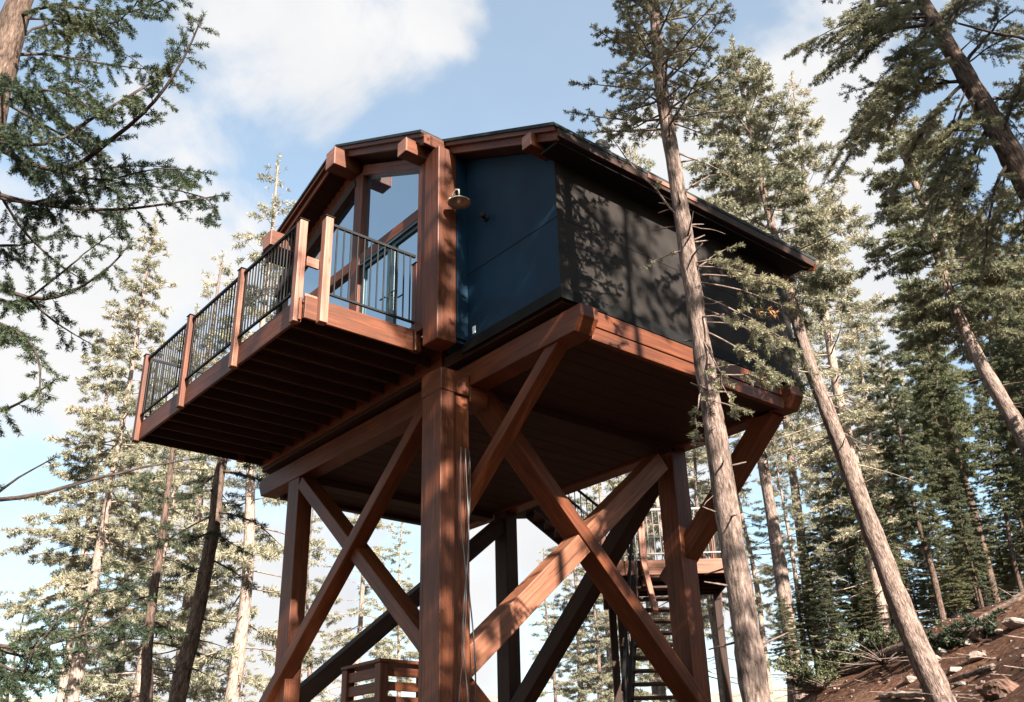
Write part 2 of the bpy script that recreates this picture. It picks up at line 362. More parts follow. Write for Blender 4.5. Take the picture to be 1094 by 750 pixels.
# floor structure
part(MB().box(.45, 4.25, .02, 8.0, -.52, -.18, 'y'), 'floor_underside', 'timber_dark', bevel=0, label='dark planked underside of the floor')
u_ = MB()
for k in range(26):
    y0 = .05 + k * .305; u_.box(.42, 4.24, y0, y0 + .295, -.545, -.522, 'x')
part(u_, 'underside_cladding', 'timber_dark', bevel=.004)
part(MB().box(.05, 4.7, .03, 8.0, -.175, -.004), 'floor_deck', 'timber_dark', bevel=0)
def floor_beam(u0, name):
    ys = -.20
    return part(MB().prism([(ys, -.25), (8.1, -.25), (8.25, -.33), (8.12, -.58), (ys + .13, -.58), (ys, -.40)], 0, u0, u0 + .3), name, 'timber', bevel=.012)
floor_beam(.12, 'floor_beam'); floor_beam(4.26, 'floor_beam')
part(MB().box(.43, 4.25, -.05, .015, -.40, -.178), 'rim_board', 'timber')
part(MB().box(.43, 4.25, -.06, .015, -.60, -.425), 'rim_board', 'timber')
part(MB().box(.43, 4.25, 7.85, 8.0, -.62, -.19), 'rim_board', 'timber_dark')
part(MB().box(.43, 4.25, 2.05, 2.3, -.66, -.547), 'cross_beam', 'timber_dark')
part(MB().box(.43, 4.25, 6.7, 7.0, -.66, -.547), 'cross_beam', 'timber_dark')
GZ = -9.2
def post(name, x0, x1, y0, y1, z1, m='timber', label=None, gz=None):
    zb = gz if gz is not None else min(ground((x0 + x1) / 2, (y0 + y1) / 2), ground(x0, y0), ground(x1, y1), ground(x0, y1), ground(x1, y0)) - .25
    return part(MB().box(x0, x1, y0, y1, zb, z1, 'z'), name, m, label=label, bevel=.012)
mp_ = post('support_post', -.35, -.125, 2.0, 2.36, -.45, label='front corner post built of three timbers')
part(MB().box(-.345, -.13, 2.362, 2.43, ground(-.2, 2.4) - .2, -.47, 'z'), 'side_timber', 'timber', mp_, bevel=.01)
part(MB().box(-.122, .13, 2.03, 2.34, ground(0, 2.2) - .2, -.6, 'z'), 'rear_timber', 'timber', mp_, bevel=.01)
part(MB().prism([(-.37, -.42), (-.37, -.78), (-.16, -.74), (.05, -.70), (.42, -.84), (.42, -.585), (.10, -.585), (.10, -.42)], 1, 1.97, 2.40) if False else
     MB().box(-.362, .112, 1.985, 2.44, -.74, -.42, 'y').box(.112, .42, 1.985, 2.36, -.82, -.585, 'x'), 'capital_block', 'timber', mp_, bevel=.015)
post('support_post', .13, .40, 6.72, 7.1, -.58)
post('support_post', 4.16, 4.5, 2.05, 2.4, -.58)
post('support_post', 4.28, 4.55, 6.35, 6.7, -.58, 'timber_dark')
# braces
def brace(p, q, wd, ht, up, m='timber'): return part(MB().beam(p, q, wd, ht, up), 'brace', m, bevel=.012)
X = V((1, 0, 0)); Y = V((0, 1, 0))
brace((.26, 6.66, -.70), (.26, 1.6, -5.05), .21, .29, X)               # front face, down to the near post
brace((.14, 2.75, -.42), (.14, 7.75, -4.55), .18, .24, X)              # front face, crossing it
brace((.26, 2.36, -2.18), (.26, .30, -.50), .16, .2, X)                # carries the overhanging nose
brace((4.40, 2.55, -2.62), (4.40, .25, -.50), .28, .28, X)
brace((.05, 2.2, -4.22), (3.95, 2.2, -.86), .30, .30, Y, 'timber_mid')               # side face
brace((.40, 2.2, -.545), (4.9, 2.2, -5.0), .20, .36, Y)
brace((4.36, 6.9, -4.75), (4.36, 2.5, -.80), .28, .28, X, 'timber_dark')   # back face

brace((.15, 6.95, -4.35), (4.3, 6.55, -.80), .26, .28, Y, 'timber_dark')   # left face

# roof: shingles on top, rake and eave boards, purlins with pale end grain
def roof_strip(v0, v1, u0, u1, d0, d1):
    return [(v0, roof_z(v0) - d0), (v1, roof_z(v1) - d0), (v1, roof_z(v1) - d1), (v0, roof_z(v0) - d1)]
roof = part(MB().prism([(EAVE_R[0] - .03, roof_z(EAVE_R[0] - .03)), (2.0, roof_z(2.0)), (2.0, roof_z(2.0) - .055), (EAVE_R[0] - .03, roof_z(EAVE_R[0] - .03) - .055)], 0, -.36, 5.22)
     .prism([(2.001, roof_z(2.001)), RIDGE, (EAVE_L[0] + .03, roof_z(EAVE_L[0] + .03)), (EAVE_L[0] + .03, roof_z(EAVE_L[0] + .03) - .055), (RIDGE[0], RIDGE[1] - .055), (2.001, roof_z(2.001) - .055)], 0, -.74, 5.22), 'roof', 'roofing', bevel=.006)
so_ = MB()
so_.prism(roof_strip(EAVE_R[0] + .04, 1.96, 0, 0, .057, RT_ - .02), 0, -.24, 5.12)
so_.prism(roof_strip(1.962, RIDGE[0], 0, 0, .057, RT_ - .02), 0, -.60, 5.12)
so_.prism(roof_strip(RIDGE[0], EAVE_L[0] - .04, 0, 0, .057, RT_ - .02), 0, -.60, 5.12)
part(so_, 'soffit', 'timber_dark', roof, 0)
def rake(v0, v1, u, name='rake_board'):
    def bar(d0, d1, uu, th):
        p = V((uu + th / 2, v0, roof_z(v0) - (d0 + d1) / 2)); q = V((uu + th / 2, v1, roof_z(v1) - (d0 + d1) / 2))
        return MB().beam(p, q, d1 - d0, th, X)
    part(bar(.058, .118, u, .05), name, 'timber', roof, .004)
    part(bar(.122, .235, u + .055, .045), name, 'timber', roof, .004)
rake(EAVE_R[0], 1.955, -.335); rake(1.965, RIDGE[0], -.715); rake(RIDGE[0], EAVE_L[0], -.715)
rake(EAVE_R[0], RIDGE[0], 5.12)
part(MB().box(-.28, 5.15, EAVE_R[0] - .02, EAVE_R[0] + .03, roof_z(EAVE_R[0]) - .19, roof_z(EAVE_R[0]) - .058), 'eave_board', 'timber_dark', roof, .004)  # shade lying on the eave is put into its dark timber colour
part(MB().box(-.235, 5.0, EAVE_R[0] + .05, -.008, 1.86, 1.90), 'eave_soffit', 'black_trim', roof, .004)
part(MB().box(1.35, 2.35, EAVE_R[0] - .036, EAVE_R[0] - .022, roof_z(EAVE_R[0]) - .13, roof_z(EAVE_R[0]) - .062, 'x'), 'sunlit_eave_strip', 'timber_pale', roof, .002)  # patch of sunlight on the eave board, painted as a pale strip
part(MB().box(-.70, -.30, 1.962, 2.01, roof_z(1.99) - .24, roof_z(1.99) - .06), 'rake_return', 'timber', roof, .004)
def purlin(v_, u0, u1, wd=.2, ht=.3, dz=0):
    z1 = roof_z(v_) - .235 + dz
    o = part(MB().box(u0 + .012, u1, v_ - wd / 2, v_ + wd / 2, z1 - ht, z1 - .004, 'x'), 'purlin', 'timber', roof, .01)
    part(MB().box(u0, u0 + .0115, v_ - wd / 2, v_ + wd / 2, z1 - ht, z1 - .004, 'y'), 'end_grain', 'timber_pale', roof, .003)
purlin(.08, -.40, .0, .17, .2, .07); purlin(2.28, -.88, -.4, .22, .24); purlin(4.42, -.90, -.4, .28, .34, .03); purlin(6.55, -.92, -.4, .3, .3, .1)
purlin(.10, 4.86, 5.2, .2, .24)
vz = roof_z(.6); vent = MB(); vent.tube([(1.5, .6, vz - .05), (1.5, .6, vz + .56)], .065, 12)
vent.tube([(1.5 + .075 * (1 - math.cos(a)), .6, vz + .56 + .09 * math.sin(a)) for a in [k * math.pi / 8 for k in range(0, 10)]], [.075] * 9 + [.085], 12)
part(vent, 'vent_pipe', 'black_metal', roof, 0, smooth=True)

# glazed bay
UG = -.36
gz_ = part(MB().box(-.52, -.20, 1.86, 2.20, .0 - .1, wallz(2.0) - .02, 'z'), 'corner_post', 'timber', bevel=.015)
part(MB().box(-.50, UG + .03, 2.203, 2.40, .19, wallz(2.25), 'z'), 'side_jamb', 'timber', gz_, .01)
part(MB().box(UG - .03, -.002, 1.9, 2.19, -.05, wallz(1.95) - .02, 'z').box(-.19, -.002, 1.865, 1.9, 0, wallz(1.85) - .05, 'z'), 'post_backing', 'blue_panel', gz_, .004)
hdr = lambda v_: 2.98 + (v_ - 2.45) * .50              # underside of the sloping header
glz = MB()
glz.prism([(2.40, .2), (4.15, .2), (4.15, hdr(4.15)), (2.40, hdr(2.40))], 0, UG + .02, UG + .035)
win = part(glz, 'window_glass', 'window_glass', bevel=0)
glz2 = MB().prism([(4.40, .2), (6.7, .2), (6.7, 2.95), (4.62, 3.66), (4.40, 3.66)], 0, UG + .02, UG + .035)
part(glz2, 'window_glass', 'window_glass', bevel=0)
part(MB().box(UG - .06, UG + .10, 4.151, 4.399, .19, 3.90, 'z'), 'mullion_post', 'timber')
part(MB().beam((UG - .02, 2.40, hdr(2.40) + .09), (UG - .02, 4.15, hdr(4.15) + .09), .18, .1, X), 'window_header', 'timber')
part(MB().beam((UG - .02, 4.38, 3.80), (UG - .02, 7.1, 2.86), .16, .12, X), 'window_header', 'timber_dark')
part(MB().box(UG - .05, UG + .06, 2.402, 4.149, 2.13, 2.31, 'y'), 'transom', 'timber'); part(MB().box(UG - .05, UG + .06, 4.401, 6.7, 2.13, 2.31, 'y'), 'transom', 'timber')
cl = MB(); y0 = 2.40
while y0 < 7.1:
    y1 = min(y0 + .135, 7.12); zt = min(wallz(y0), wallz(y1)) - .0
    zb = (hdr(y0) + .0) if y0 < 4.15 else (3.72 - (y0 - 4.4) * .345)
    if zt - zb > .02: cl.box(UG + .037, UG + .06, y0, y1 - .006, zb, zt, 'z')
    y0 += .135
part(cl, 'gable_cladding', 'timber', bevel=0)
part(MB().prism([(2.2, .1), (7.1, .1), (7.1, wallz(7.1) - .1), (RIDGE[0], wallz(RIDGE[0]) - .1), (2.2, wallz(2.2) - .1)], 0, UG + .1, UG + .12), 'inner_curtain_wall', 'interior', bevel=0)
# glazed double doors
for (a, b_) in ((2.42, 3.28), (3.285, 4.145)):
    d = MB(); z0, z1, s_ = .24, 2.12, .10
    d.box(UG - .012, UG + .018, a, a + s_, z0, z1).box(UG - .012, UG + .018, b_ - s_, b_, z0, z1)
    d.box(UG - .012, UG + .018, a + s_, b_ - s_, z1 - s_, z1).box(UG - .012, UG + .018, a + s_, b_ - s_, z0, z0 + .2)
    dr = part(d, 'door', 'teal_frame', bevel=.004)
    hy = b_ - .05 if a < 3 else a + .05
    part(MB().tube([(UG - .012, hy, 1.18), (UG - .06, hy, 1.18), (UG - .065, hy + (-.13 if a < 3 else .13), 1.18)], .012, 8), 'door_handle', 'black_metal', dr, 0, smooth=True)
part(MB().box(UG - .045, UG - .012, 2.405, 2.445, .24, 2.12, 'z').box(UG - .045, UG - .012, 2.445, 4.145, 2.085, 2.128, 'y'), 'door_frame', 'teal_frame', bevel=.003)

# balcony
BU, BV, BE = -2.2, 2.45, 7.98
bal = MB()
for k in range(17):
    x0 = BU + .03 + k * .139
    if x0 < .05: bal.box(x0, x0 + .133, BV + .03, BE - .02, .165, .20, 'y')
balc = part(bal, 'balcony', 'deck_board', bevel=.003)
part(MB().box(BU + .05, -.40, BV - .0, BV + .045, -.06, .262, 'x'), 'fascia_board', 'timber', balc)
part(MB().box(BU, BU + .045, BV + .06, BE, -.07, .25, 'y'), 'fascia_board', 'timber', balc)
part(MB().box(BU + .05, .1, BE - .045, BE, -.07, .24, 'x'), 'fascia_board', 'timber_dark', balc)
part(MB().box(.02, .112, 2.5, BE, -.12, .16, 'y'), 'ledger_beam', 'timber', balc)
for k in range(13):
    y0 = BV + .32 + k * .405
    part(MB().box(BU + .047, .018, y0, y0 + .042, -.05, .163, 'x'), 'joist', 'deck_board', balc)
part(MB().box(BU + .047, .018, BV + .05, BE - .05, .10, .13), 'drip_board', 'timber_dark', balc, 0)
ZT = 1.46
def rpost(x, y, m='timber_pale', zb=-.09, s_=.115, zt=ZT):
    o = part(MB().box(x - s_ / 2, x + s_ / 2, y - s_ / 2, y + s_ / 2, zb, zt, 'z'), 'railing_post', m, bevel=.01)
    part(MB().box(x - s_ / 2 - .012, x + s_ / 2 + .012, y - s_ / 2 - .012, y + s_ / 2 + .012, zt + .001, zt + .014), 'post_cap', 'black_metal', o, .003)
px_ = BU - .02
rpost(px_ + .02, 2.60, zt=1.42); rpost(px_ + .30, BV - .035, zt=1.48)
part(MB().box(px_ + .07, px_ + .25, 2.49, 2.53, .72, .86, 'x'), 'post_link', 'timber_pale')
part(MB().box(px_ + .07, px_ + .25, 2.47, 2.51, -.05, .30, 'z'), 'post_link', 'timber_pale')
LP = (4.33, 6.15, 7.98)
for y in LP: rpost(px_, y, 'timber_mid' if y < 5 else 'timber')
rpost(-.45, BV - .0, 'timber', zb=-.07, s_=.11, zt=1.30)
rpost(-.40, BE - .05, 'timber')
def railing(p, q, n, zt=1.40, zb=.36):
    p = V(p); q = V(q); o = part(MB().beam((p.x, p.y, zt), (q.x, q.y, zt), .04, .04), 'railing', 'black_metal', bevel=.003)
    part(MB().beam((p.x, p.y, zb), (q.x, q.y, zb), .035, .03), 'bottom_rail', 'black_metal', o, .003)
    for k in range(n):
        t = (k + .75) / (n + .5); c = p.lerp(q, t)
        part(MB().tube([(c.x, c.y, zb + .012), (c.x, c.y, zt - .018)], .011, 6, False), 'baluster', 'black_metal', o, 0, smooth=True)
railing((px_ + .37, BV - .03, 0), (-.50, BV - .01, 0), 12, 1.41)
railing((px_, 2.67, 0), (px_, LP[0] - .07, 0), 16); railing((px_, LP[0] + .07, 0), (px_, LP[1] - .07, 0), 16); railing((px_, LP[1] + .07, 0), (px_, LP[2] - .07, 0), 16)
railing((px_ + .07, BE - .03, 0), (-.46, BE - .03, 0), 14)

# ------------------------------------------------------------------ things on and under the house
def own(o, origin):
    """shift a world-space mesh so that its object origin sits at origin"""
    o.data.transform(Matrix.Translation(-V(origin))); o.location = origin; return o
lp = V((-.30, 1.86, 2.02))
la = empty('wall_lamp', lp); tag(la, 'small cream barn lamp with hooked arm on the timber corner post', 'wall lamp')
def child(mb, name, m, root, smooth=True, bevel=0):
    o = mb.build(name, m, root, bevel, smooth); o.data.transform(Matrix.Translation(-V(root.location))); return o
arm = MB(); arm.tube([lp + V((0, 0, .12)), lp + V((0, -.05, .2)), lp + V((0, -.12, .24)), lp + V((0, -.19, .2)), lp + V((0, -.2, .06))], .012, 8)
arm.tube([lp + V((0, .0, .12)), lp + V((0, -.015, .12))], .045, 12)
child(arm, 'lamp_arm', 'lamp_enamel', la)
c0 = lp + V((0, -.2, 0))
sh = MB(); prof = [(.03, .08), (.045, .05), (.10, .03), (.165, -.02), (.165, -.028), (.095, .02), (.035, .04)]
n_ = 20; i0 = 0
for r_, z_ in prof:
    for k in range(n_):
        a = 2 * math.pi * k / n_; sh.v.append((c0.x + r_ * math.cos(a), c0.y + r_ * math.sin(a), c0.z + z_))
for i in range(len(prof) - 1):
    for k in range(n_):
        k2 = (k + 1) % n_; sh.f.append([i * n_ + k, i * n_ + k2, (i + 1) * n_ + k2, (i + 1) * n_ + k]); sh.uv.append([(0, 0)] * 4)
child(sh, 'lamp_shade', 'lamp_enamel', la)
bl = MB(); bl.tube([c0 + V((0, 0, .045)), c0 + V((0, 0, .02)), c0 + V((0, 0, -.01)), c0 + V((0, 0, -.03))], [.02, .034, .034, .015], 10)
child(bl, 'bulb', 'lamp_inside', la)
cam_ = empty('security_camera', (-.02, 1.42, 1.72)); tag(cam_, 'tiny black wall camera on the blue panel beside the lamp', 'camera')
child(MB().tube([(-.005, 1.42, 1.72), (-.03, 1.42, 1.72)], .045, 12), 'mount_plate', 'black_metal', cam_)
child(MB().tube([(-.03, 1.42, 1.72), (-.07, 1.40, 1.71), (-.11, 1.36, 1.70), (-.16, 1.33, 1.69)], [.015, .02, .04, .04], 10), 'camera_body', 'black_metal', cam_)
for i, (dx, dy, r_, m_, lab) in enumerate(((.015, -.03, .008, 'cable_grey', 'pale grey cable hanging down the side of the front corner post'),
                                          (.085, -.02, .009, 'cable_black', 'black cable hanging in loose loops beside the front corner post'),
                                          (-.055, -.03, .006, 'cable_grey', 'thin grey cable kinked outward beside the front corner post'))):
    rg = random.Random(i + 3); pts = []
    for k in range(40):
        z = -1.5 - k * .16; a = min(1, k / 9)
        pts.append((dx + .05 * a * math.sin(k * .33 + i * 2), 1.99 + dy - .03 * a * abs(math.sin(k * .22 + i)), z))
    z = ground(dx, 1.95) + .02; pts = [p for p in pts if p[2] > z + .1] + [(dx, 1.95, z)]
    o = own(MB().tube(pts, r_, 6).build('cable', m_, None, 0, True), (dx, 1.95, z)); tag(o, lab, 'cable', 'cables on the corner post')

# slatted timber enclosure under the house
bx0, bx1, by0, by1, bzt = .32, 1.75, 4.32, 5.35, -3.80
en = empty('slatted_enclosure', (1.0, 4.8, -7.6)); tag(en, 'slatted red brown timber enclosure with square corner posts under the cabin', 'enclosure')
def kid(mb, name, m, root, bevel=.008): 
    o = mb.build(name, m, root, bevel); o.data.transform(Matrix.Translation(-V(root.location))); return o
for x in (bx0, bx1 - .14):
    for y in (by0, by1 - .14): kid(MB().box(x, x + .14, y, y + .14, ground(x, y) - .2, bzt - .05, 'z'), 'corner_post', 'timber', en)
kid(MB().box(bx0 - .02, bx1, by0 - .02, by1, bzt - .048, bzt, 'y'), 'top_cap', 'timber', en)
for k in range(16):
    z = bzt - .10 - k * .19
    if z < -7.2: break
    kid(MB().box(bx0 + .03, bx0 + .06, by0 + .142, by1 - .142, z - .14, z, 'y'), 'slat', 'timber', en)
    kid(MB().box(bx0 + .142, bx1 - .142, by0 + .03, by0 + .06, z - .12, z, 'x'), 'slat', 'timber', en)

# staircase and landing behind the house (landing faces the photographer)
st = empty('staircase', RF(3.0, 19, ground(*RF(3.0, 19, 0).xy))); tag(st, 'timber staircase with railed landing behind the treehouse posts', 'staircase')
SO = V(st.location)
def rbox(mb, r0, r1, f0, f1, z0, z1, grain=0):
    c = RF((r0 + r1) / 2, (f0 + f1) / 2, (z0 + z1) / 2); ax = [RT * (abs(r1 - r0) / 2), FW * (abs(f1 - f0) / 2), V((0, 0, abs(z1 - z0) / 2))]
    return mb.quadbox(c, [ax[grain], ax[(grain + 1) % 3], ax[(grain + 2) % 3]])
ZL = -1.62
ld = MB()
for k in range(14): rbox(ld, 1.75, 4.05, 18.05 + k * .142, 18.05 + k * .142 + .136, ZL - .04, ZL)
kid(ld, 'landing', 'deck_board', st)
kid(rbox(MB(), 1.75, 4.05, 18.0, 18.045, ZL - .27, ZL + .0), 'fascia_board', 'timber_mid', st)
kid(rbox(MB(), 1.75, 4.05, 20.03, 20.075, ZL - .25, ZL), 'fascia_board', 'timber_dark', st)
for r in (1.75, 4.005): kid(rbox(MB(), r, r + .045, 18.046, 20.03, ZL - .25, ZL - .001, 1), 'fascia_board', 'timber_dark', st)
for k in range(5): kid(rbox(MB(), 1.8, 4.0, 18.3 + k * .38, 18.34 + k * .38, ZL - .24, ZL - .045), 'joist', 'timber_dark', st)
for (r, f, zt, m_) in ((2.30, 17.93, ZL + 1.02, 'timber_pale'), (2.12, 18.35, ZL + 1.0, 'timber'), (4.06, 17.93, ZL + 1.1, 'timber_dark'), (3.2, 17.95, ZL + .98, 'timber'), (4.0, 20.0, ZL + 1.0, 'timber'), (1.75, 20.0, ZL + 1.0, 'timber')):
    kid(rbox(MB(), r - .06, r + .06, f - .06, f + .06, ZL - .5, zt, 2), 'railing_post', m_, st)
for (r, f) in ((1.85, 18.2), (3.1, 18.2), (3.98, 18.2), (1.85, 19.9), (3.95, 19.9)):
    p = RF(r, f, 0); kid(rbox(MB(), r - .07, r + .07, f - .07, f + .07, ground(p.x, p.y) - .3, ZL - .27, 2), 'support_post', 'timber_dark', st)
def srail(a, b_, n, h0, h1, m_='grey_metal'):
    a = V(a); b_ = V(b_); mb = MB(); up = V((0, 0, 1))
    o = kid(mb.beam(a + up * h1, b_ + up * h1, .045, .045), 'railing', m_, st, .003)
    x = MB().beam(a + up * h0, b_ + up * h0, .04, .03).build('bottom_rail', m_, o, .003); x.data.transform(Matrix.Translation(-SO))
    for k in range(n):
        c = a.lerp(b_, (k + .5) / n); x = MB().tube([c + up * (h0 + .015), c + up * (h1 - .02)], .0095, 5, False).build('baluster', m_, o, 0, True); x.data.transform(Matrix.Translation(-SO))
srail(RF(2.36, 17.95, ZL), RF(3.15, 17.95, ZL), 7, .1, .93, 'cable_grey'); srail(RF(3.25, 17.95, ZL), RF(4.0, 17.95, ZL), 7, .1, .93, 'cable_grey')
srail(RF(1.78, 17.95, ZL), RF(2.24, 17.95, ZL), 4, .1, .93, 'cable_grey')
srail(RF(1.85, 20.0, ZL), RF(3.95, 20.0, ZL), 18, .1, .93, 'black_metal'); srail(RF(4.03, 18.0, ZL), RF(4.0, 19.95, ZL), 14, .1, .93, 'black_metal')
def flight(a, b_, half, n, m_='timber_dark', solid=False):
    """open flight from top a to bottom b_, half = half-width vector"""
    a = V(a); b_ = V(b_); half = V(half)
    for s_ in (-1, 1): kid(MB().beam(a + half * s_, b_ + half * s_, .06, .28), 'stringer', m_, st)
    run = (b_ - a); run.z = 0; rd = run.normalized()
    for k in range(n):
        c = a.lerp(b_, (k + .5) / n)
        kid(MB().quadbox(c, [half * .96, rd * .13, V((0, 0, .02))]), 'tread', 'deck_board', st)
fa = RF(.55, 17.6, -.35); fb = RF(1.80, 18.3, ZL)
flight(RF(.2, 18.7, -.25), RF(1.72, 18.7, ZL), FW * .5, 8)
srail(RF(.2, 19.2, -.25), RF(1.72, 19.2, ZL), 14, .12, .95, 'black_metal')
srail(RF(.2, 18.2, -.25), RF(1.72, 18.2, ZL), 14, .12, .95, 'black_metal')
kid(rbox(MB(), -.9, .2, 17.9, 19.3, -.42, -.2), 'upper_landing', 'timber_dark', st)
g_ = RF(2.25, 14.9, 0); flight(RF(2.62, 17.95, ZL - .25), RF(1.92, 15.2, ZL - 3.6), RT * .45, 15)
srail(RF(2.15, 17.8, ZL - .2), RF(1.5, 15.3, ZL - 3.5), 14, .15, .95, 'black_metal')
kid(MB().beam(RF(2.28, 17.9, ZL - .02), RF(2.30, 16.9, ZL - 1.15), .09, .12), 'hand_rail', 'timber_pale', st)
kid(rbox(MB(), 1.4, 2.5, 14.0, 15.25, ZL - 3.85, ZL - 3.65), 'lower_landing', 'timber_dark', st)
for r in (1.5, 2.4):
    p = RF(r, 14.3, 0); kid(rbox(MB(), r - .06, r + .06, 14.2, 14.32, ground(p.x, p.y) - .3, ZL - 3.85, 2), 'support_post', 'timber_dark', st)

# ------------------------------------------------------------------ trees
class Leaves:
    """collects twigs; needles() turns them into one mesh of small needle blades"""
    def __init__(s): s.a = []; s.b = []
    def add(s, p, q): s.a.append(p); s.b.append(q)
    def build(s, name, m, parent, nl, nw, ds, rs, wood=None):
        A = np.array(s.a, dtype=np.float32).reshape(-1, 3); B = np.array(s.b, dtype=np.float32).reshape(-1, 3)
        D = B - A; Ln = np.linalg.norm(D, axis=1) + 1e-6; cnt = np.maximum(2, (Ln / ds).astype(int))
        idx = np.repeat(np.arange(len(A)), cnt); M = len(idx); t = rs.random_sample(M).astype(np.float32)
        T = D[idx] / Ln[idx][:, None]; P = A[idx] + D[idx] * t[:, None]
        rv = rs.normal(size=(M, 3)).astype(np.float32); rv[:, 2] *= .7
        rv -= (rv * T).sum(1)[:, None] * T; rv /= (np.linalg.norm(rv, axis=1)[:, None] + 1e-6)
        fwd = rs.uniform(.35, 1.1, M)[:, None]; d = T * fwd + rv; d /= np.linalg.norm(d, axis=1)[:, None]
        l_ = nl * rs.uniform(.6, 1.25, M)[:, None]; sd = np.cross(d, rs.normal(size=(M, 3))); sd /= (np.linalg.norm(sd, axis=1)[:, None] + 1e-6)
        w_ = nw * rs.uniform(.7, 1.3, M)[:, None] * .5
        mid = P + d * l_ * .45
        vs = np.stack([P, mid - sd * w_, P + d * l_, mid + sd * w_], 1).reshape(-1, 3).astype(np.float32)
        wb, wm = wood; wv = np.array(wb.v, dtype=np.float32).reshape(-1, 3); sizes = np.array([len(f) for f in wb.f], dtype=np.int32)
        wl = np.array([k for f in wb.f for k in f], dtype=np.int32) + 4 * M; wu = np.array([c for f in wb.uv for q in f for c in q], dtype=np.float32); W = len(sizes)
        me = bpy.data.meshes.new(name); me.vertices.add(4 * M + len(wv)); me.vertices.foreach_set('co', np.concatenate([vs.ravel(), wv.ravel()]))
        me.loops.add(4 * M + len(wl)); me.loops.foreach_set('vertex_index', np.concatenate([np.arange(4 * M, dtype=np.int32), wl]))
        st_ = np.concatenate([np.arange(0, 4 * M, 4, dtype=np.int32), 4 * M + np.concatenate([[0], np.cumsum(sizes)[:-1]]).astype(np.int32)]).astype(np.int32)
        me.polygons.add(M + W); me.polygons.foreach_set('loop_start', st_); me.polygons.foreach_set('loop_total', np.concatenate([np.full(M, 4, dtype=np.int32), sizes]))
        mi = np.zeros(M + W, dtype=np.int32); mi[M:] = 1
        me.update(calc_edges=True); me.materials.append(MATS[m]); me.materials.append(MATS[wm])
        me.polygons.foreach_set('material_index', mi); me.polygons.foreach_set('use_smooth', mi.astype(bool))
        u = me.uv_layers.new(name='UVMap'); u.data.foreach_set('uv', np.concatenate([np.zeros(8 * M, dtype=np.float32), wu]))
        o = bpy.data.objects.new(name, me); COL.objects.link(o); o.parent = parent
        return o
def catmull(pts, per=4):
    pts = [V(p) for p in pts]; o = []
    for i in range(len(pts) - 1):
        p0 = pts[max(i - 1, 0)]; p1 = pts[i]; p2 = pts[i + 1]; p3 = pts[min(i + 2, len(pts) - 1)]
        for k in range(per):
            t = k / per; o.append(.5 * ((2 * p1) + (p2 - p0) * t + (2 * p0 - 5 * p1 + 4 * p2 - p3) * t * t + (3 * p1 - p0 - 3 * p2 + p3) * t ** 3))
    o.append(pts[-1]); return o
def limb(rng, wood, lv, pts, r0, twig, gap, start=.25, droop=.25, sub=True, sides=5, bare=0.0, twigwood=True, r1=None):
    """a branch along pts with twigs on both sides; needles sit on the twigs"""
    n = len(pts); wood.tube(pts, [r0 + ((r1 or r0 * .22) - r0) * (k / (n - 1)) for k in range(n)], sides, False)
    seg = [(pts[i + 1] - pts[i]).length for i in range(n - 1)]; tot = sum(seg); s_ = tot * start; side = 1
    while s_ < tot:
        a = s_; i = 0
        while i < n - 2 and a > seg[i]: a -= seg[i]; i += 1
        T = (pts[i + 1] - pts[i]).normalized(); p = pts[i] + T * a; f = s_ / tot
        S = T.cross(V((0, 0, 1)));
        if S.length < .1: S = T.cross(V((1, 0, 0)))
        S.normalize(); side = -side
        ln = twig * (1.05 - .75 * f) * rng.uniform(.55, 1.3); ang = rng.uniform(.6, 1.15)
        if rng.random() > bare:
            d = (T * math.cos(ang) + S * (side * math.sin(ang)) + V((0, 0, rng.uniform(-droop * 1.6, droop * .5)))).normalized()
            q = p + d * ln
            if twigwood: wood.tube([p, q], [max(.003, r0 * .18), .002], 3, False)
            lv.add(p + d * ln * .12, q)
            if sub:
                m_ = max(2, int(ln / .055))
                for k in range(1, m_):
                    pp = p.lerp(q, k / m_); s2 = 1 if k % 2 else -1; S2 = d.cross(V((0, 0, 1))); S2 = S2.normalized() if S2.length > .05 else S
                    d2 = (d * .7 + S2 * (s2 * rng.uniform(.3, .9)) + V((0, 0, rng.uniform(-droop * 2.4, .35)))).normalized()
                    lv.add(pp, pp + d2 * (ln * rng.uniform(.22, .5) * (1 - .5 * k / m_)))
        s_ += gap * rng.uniform(.6, 1.4)
    lv.add(pts[-2], pts[-1] + (pts[-1] - pts[-2]) * .4)
def sweep(rng, p, az, ln, e0, e1, n=6):
    pts = [V(p)]; c = V(p); a = az
    for k in range(n):
        e = e0 + (e1 - e0) * k / (n - 1); a += rng.uniform(-.12, .12)
        c = c + V((math.cos(e) * math.cos(a), math.cos(e) * math.sin(a), math.sin(e) + rng.uniform(-.06, .06))) * (ln / n); pts.append(c)
    return pts
def trunk_mesh(rng, pts, r0, r1, sides=14, flare=True):
    P = catmull(pts, 6); n = len(P); mb = MB(); rr = []
    for k in range(n):
        t = k / (n - 1); rr.append((r0 + (r1 - r0) * t) * (1 + (.55 * max(0, 1 - t * 14) if flare else 0)) * rng.uniform(.97, 1.03))
    mb.tube(P, rr, sides, True, .085, rng, rng.uniform(0, 9)); return mb, P, rr
def axis_at(P, z):
    for i in range(len(P) - 1):
        if P[i].z <= z <= P[i + 1].z: return P[i].lerp(P[i + 1], (z - P[i].z) / max(1e-6, P[i + 1].z - P[i].z))
    return P[-1] if z > P[-1].z else P[0]
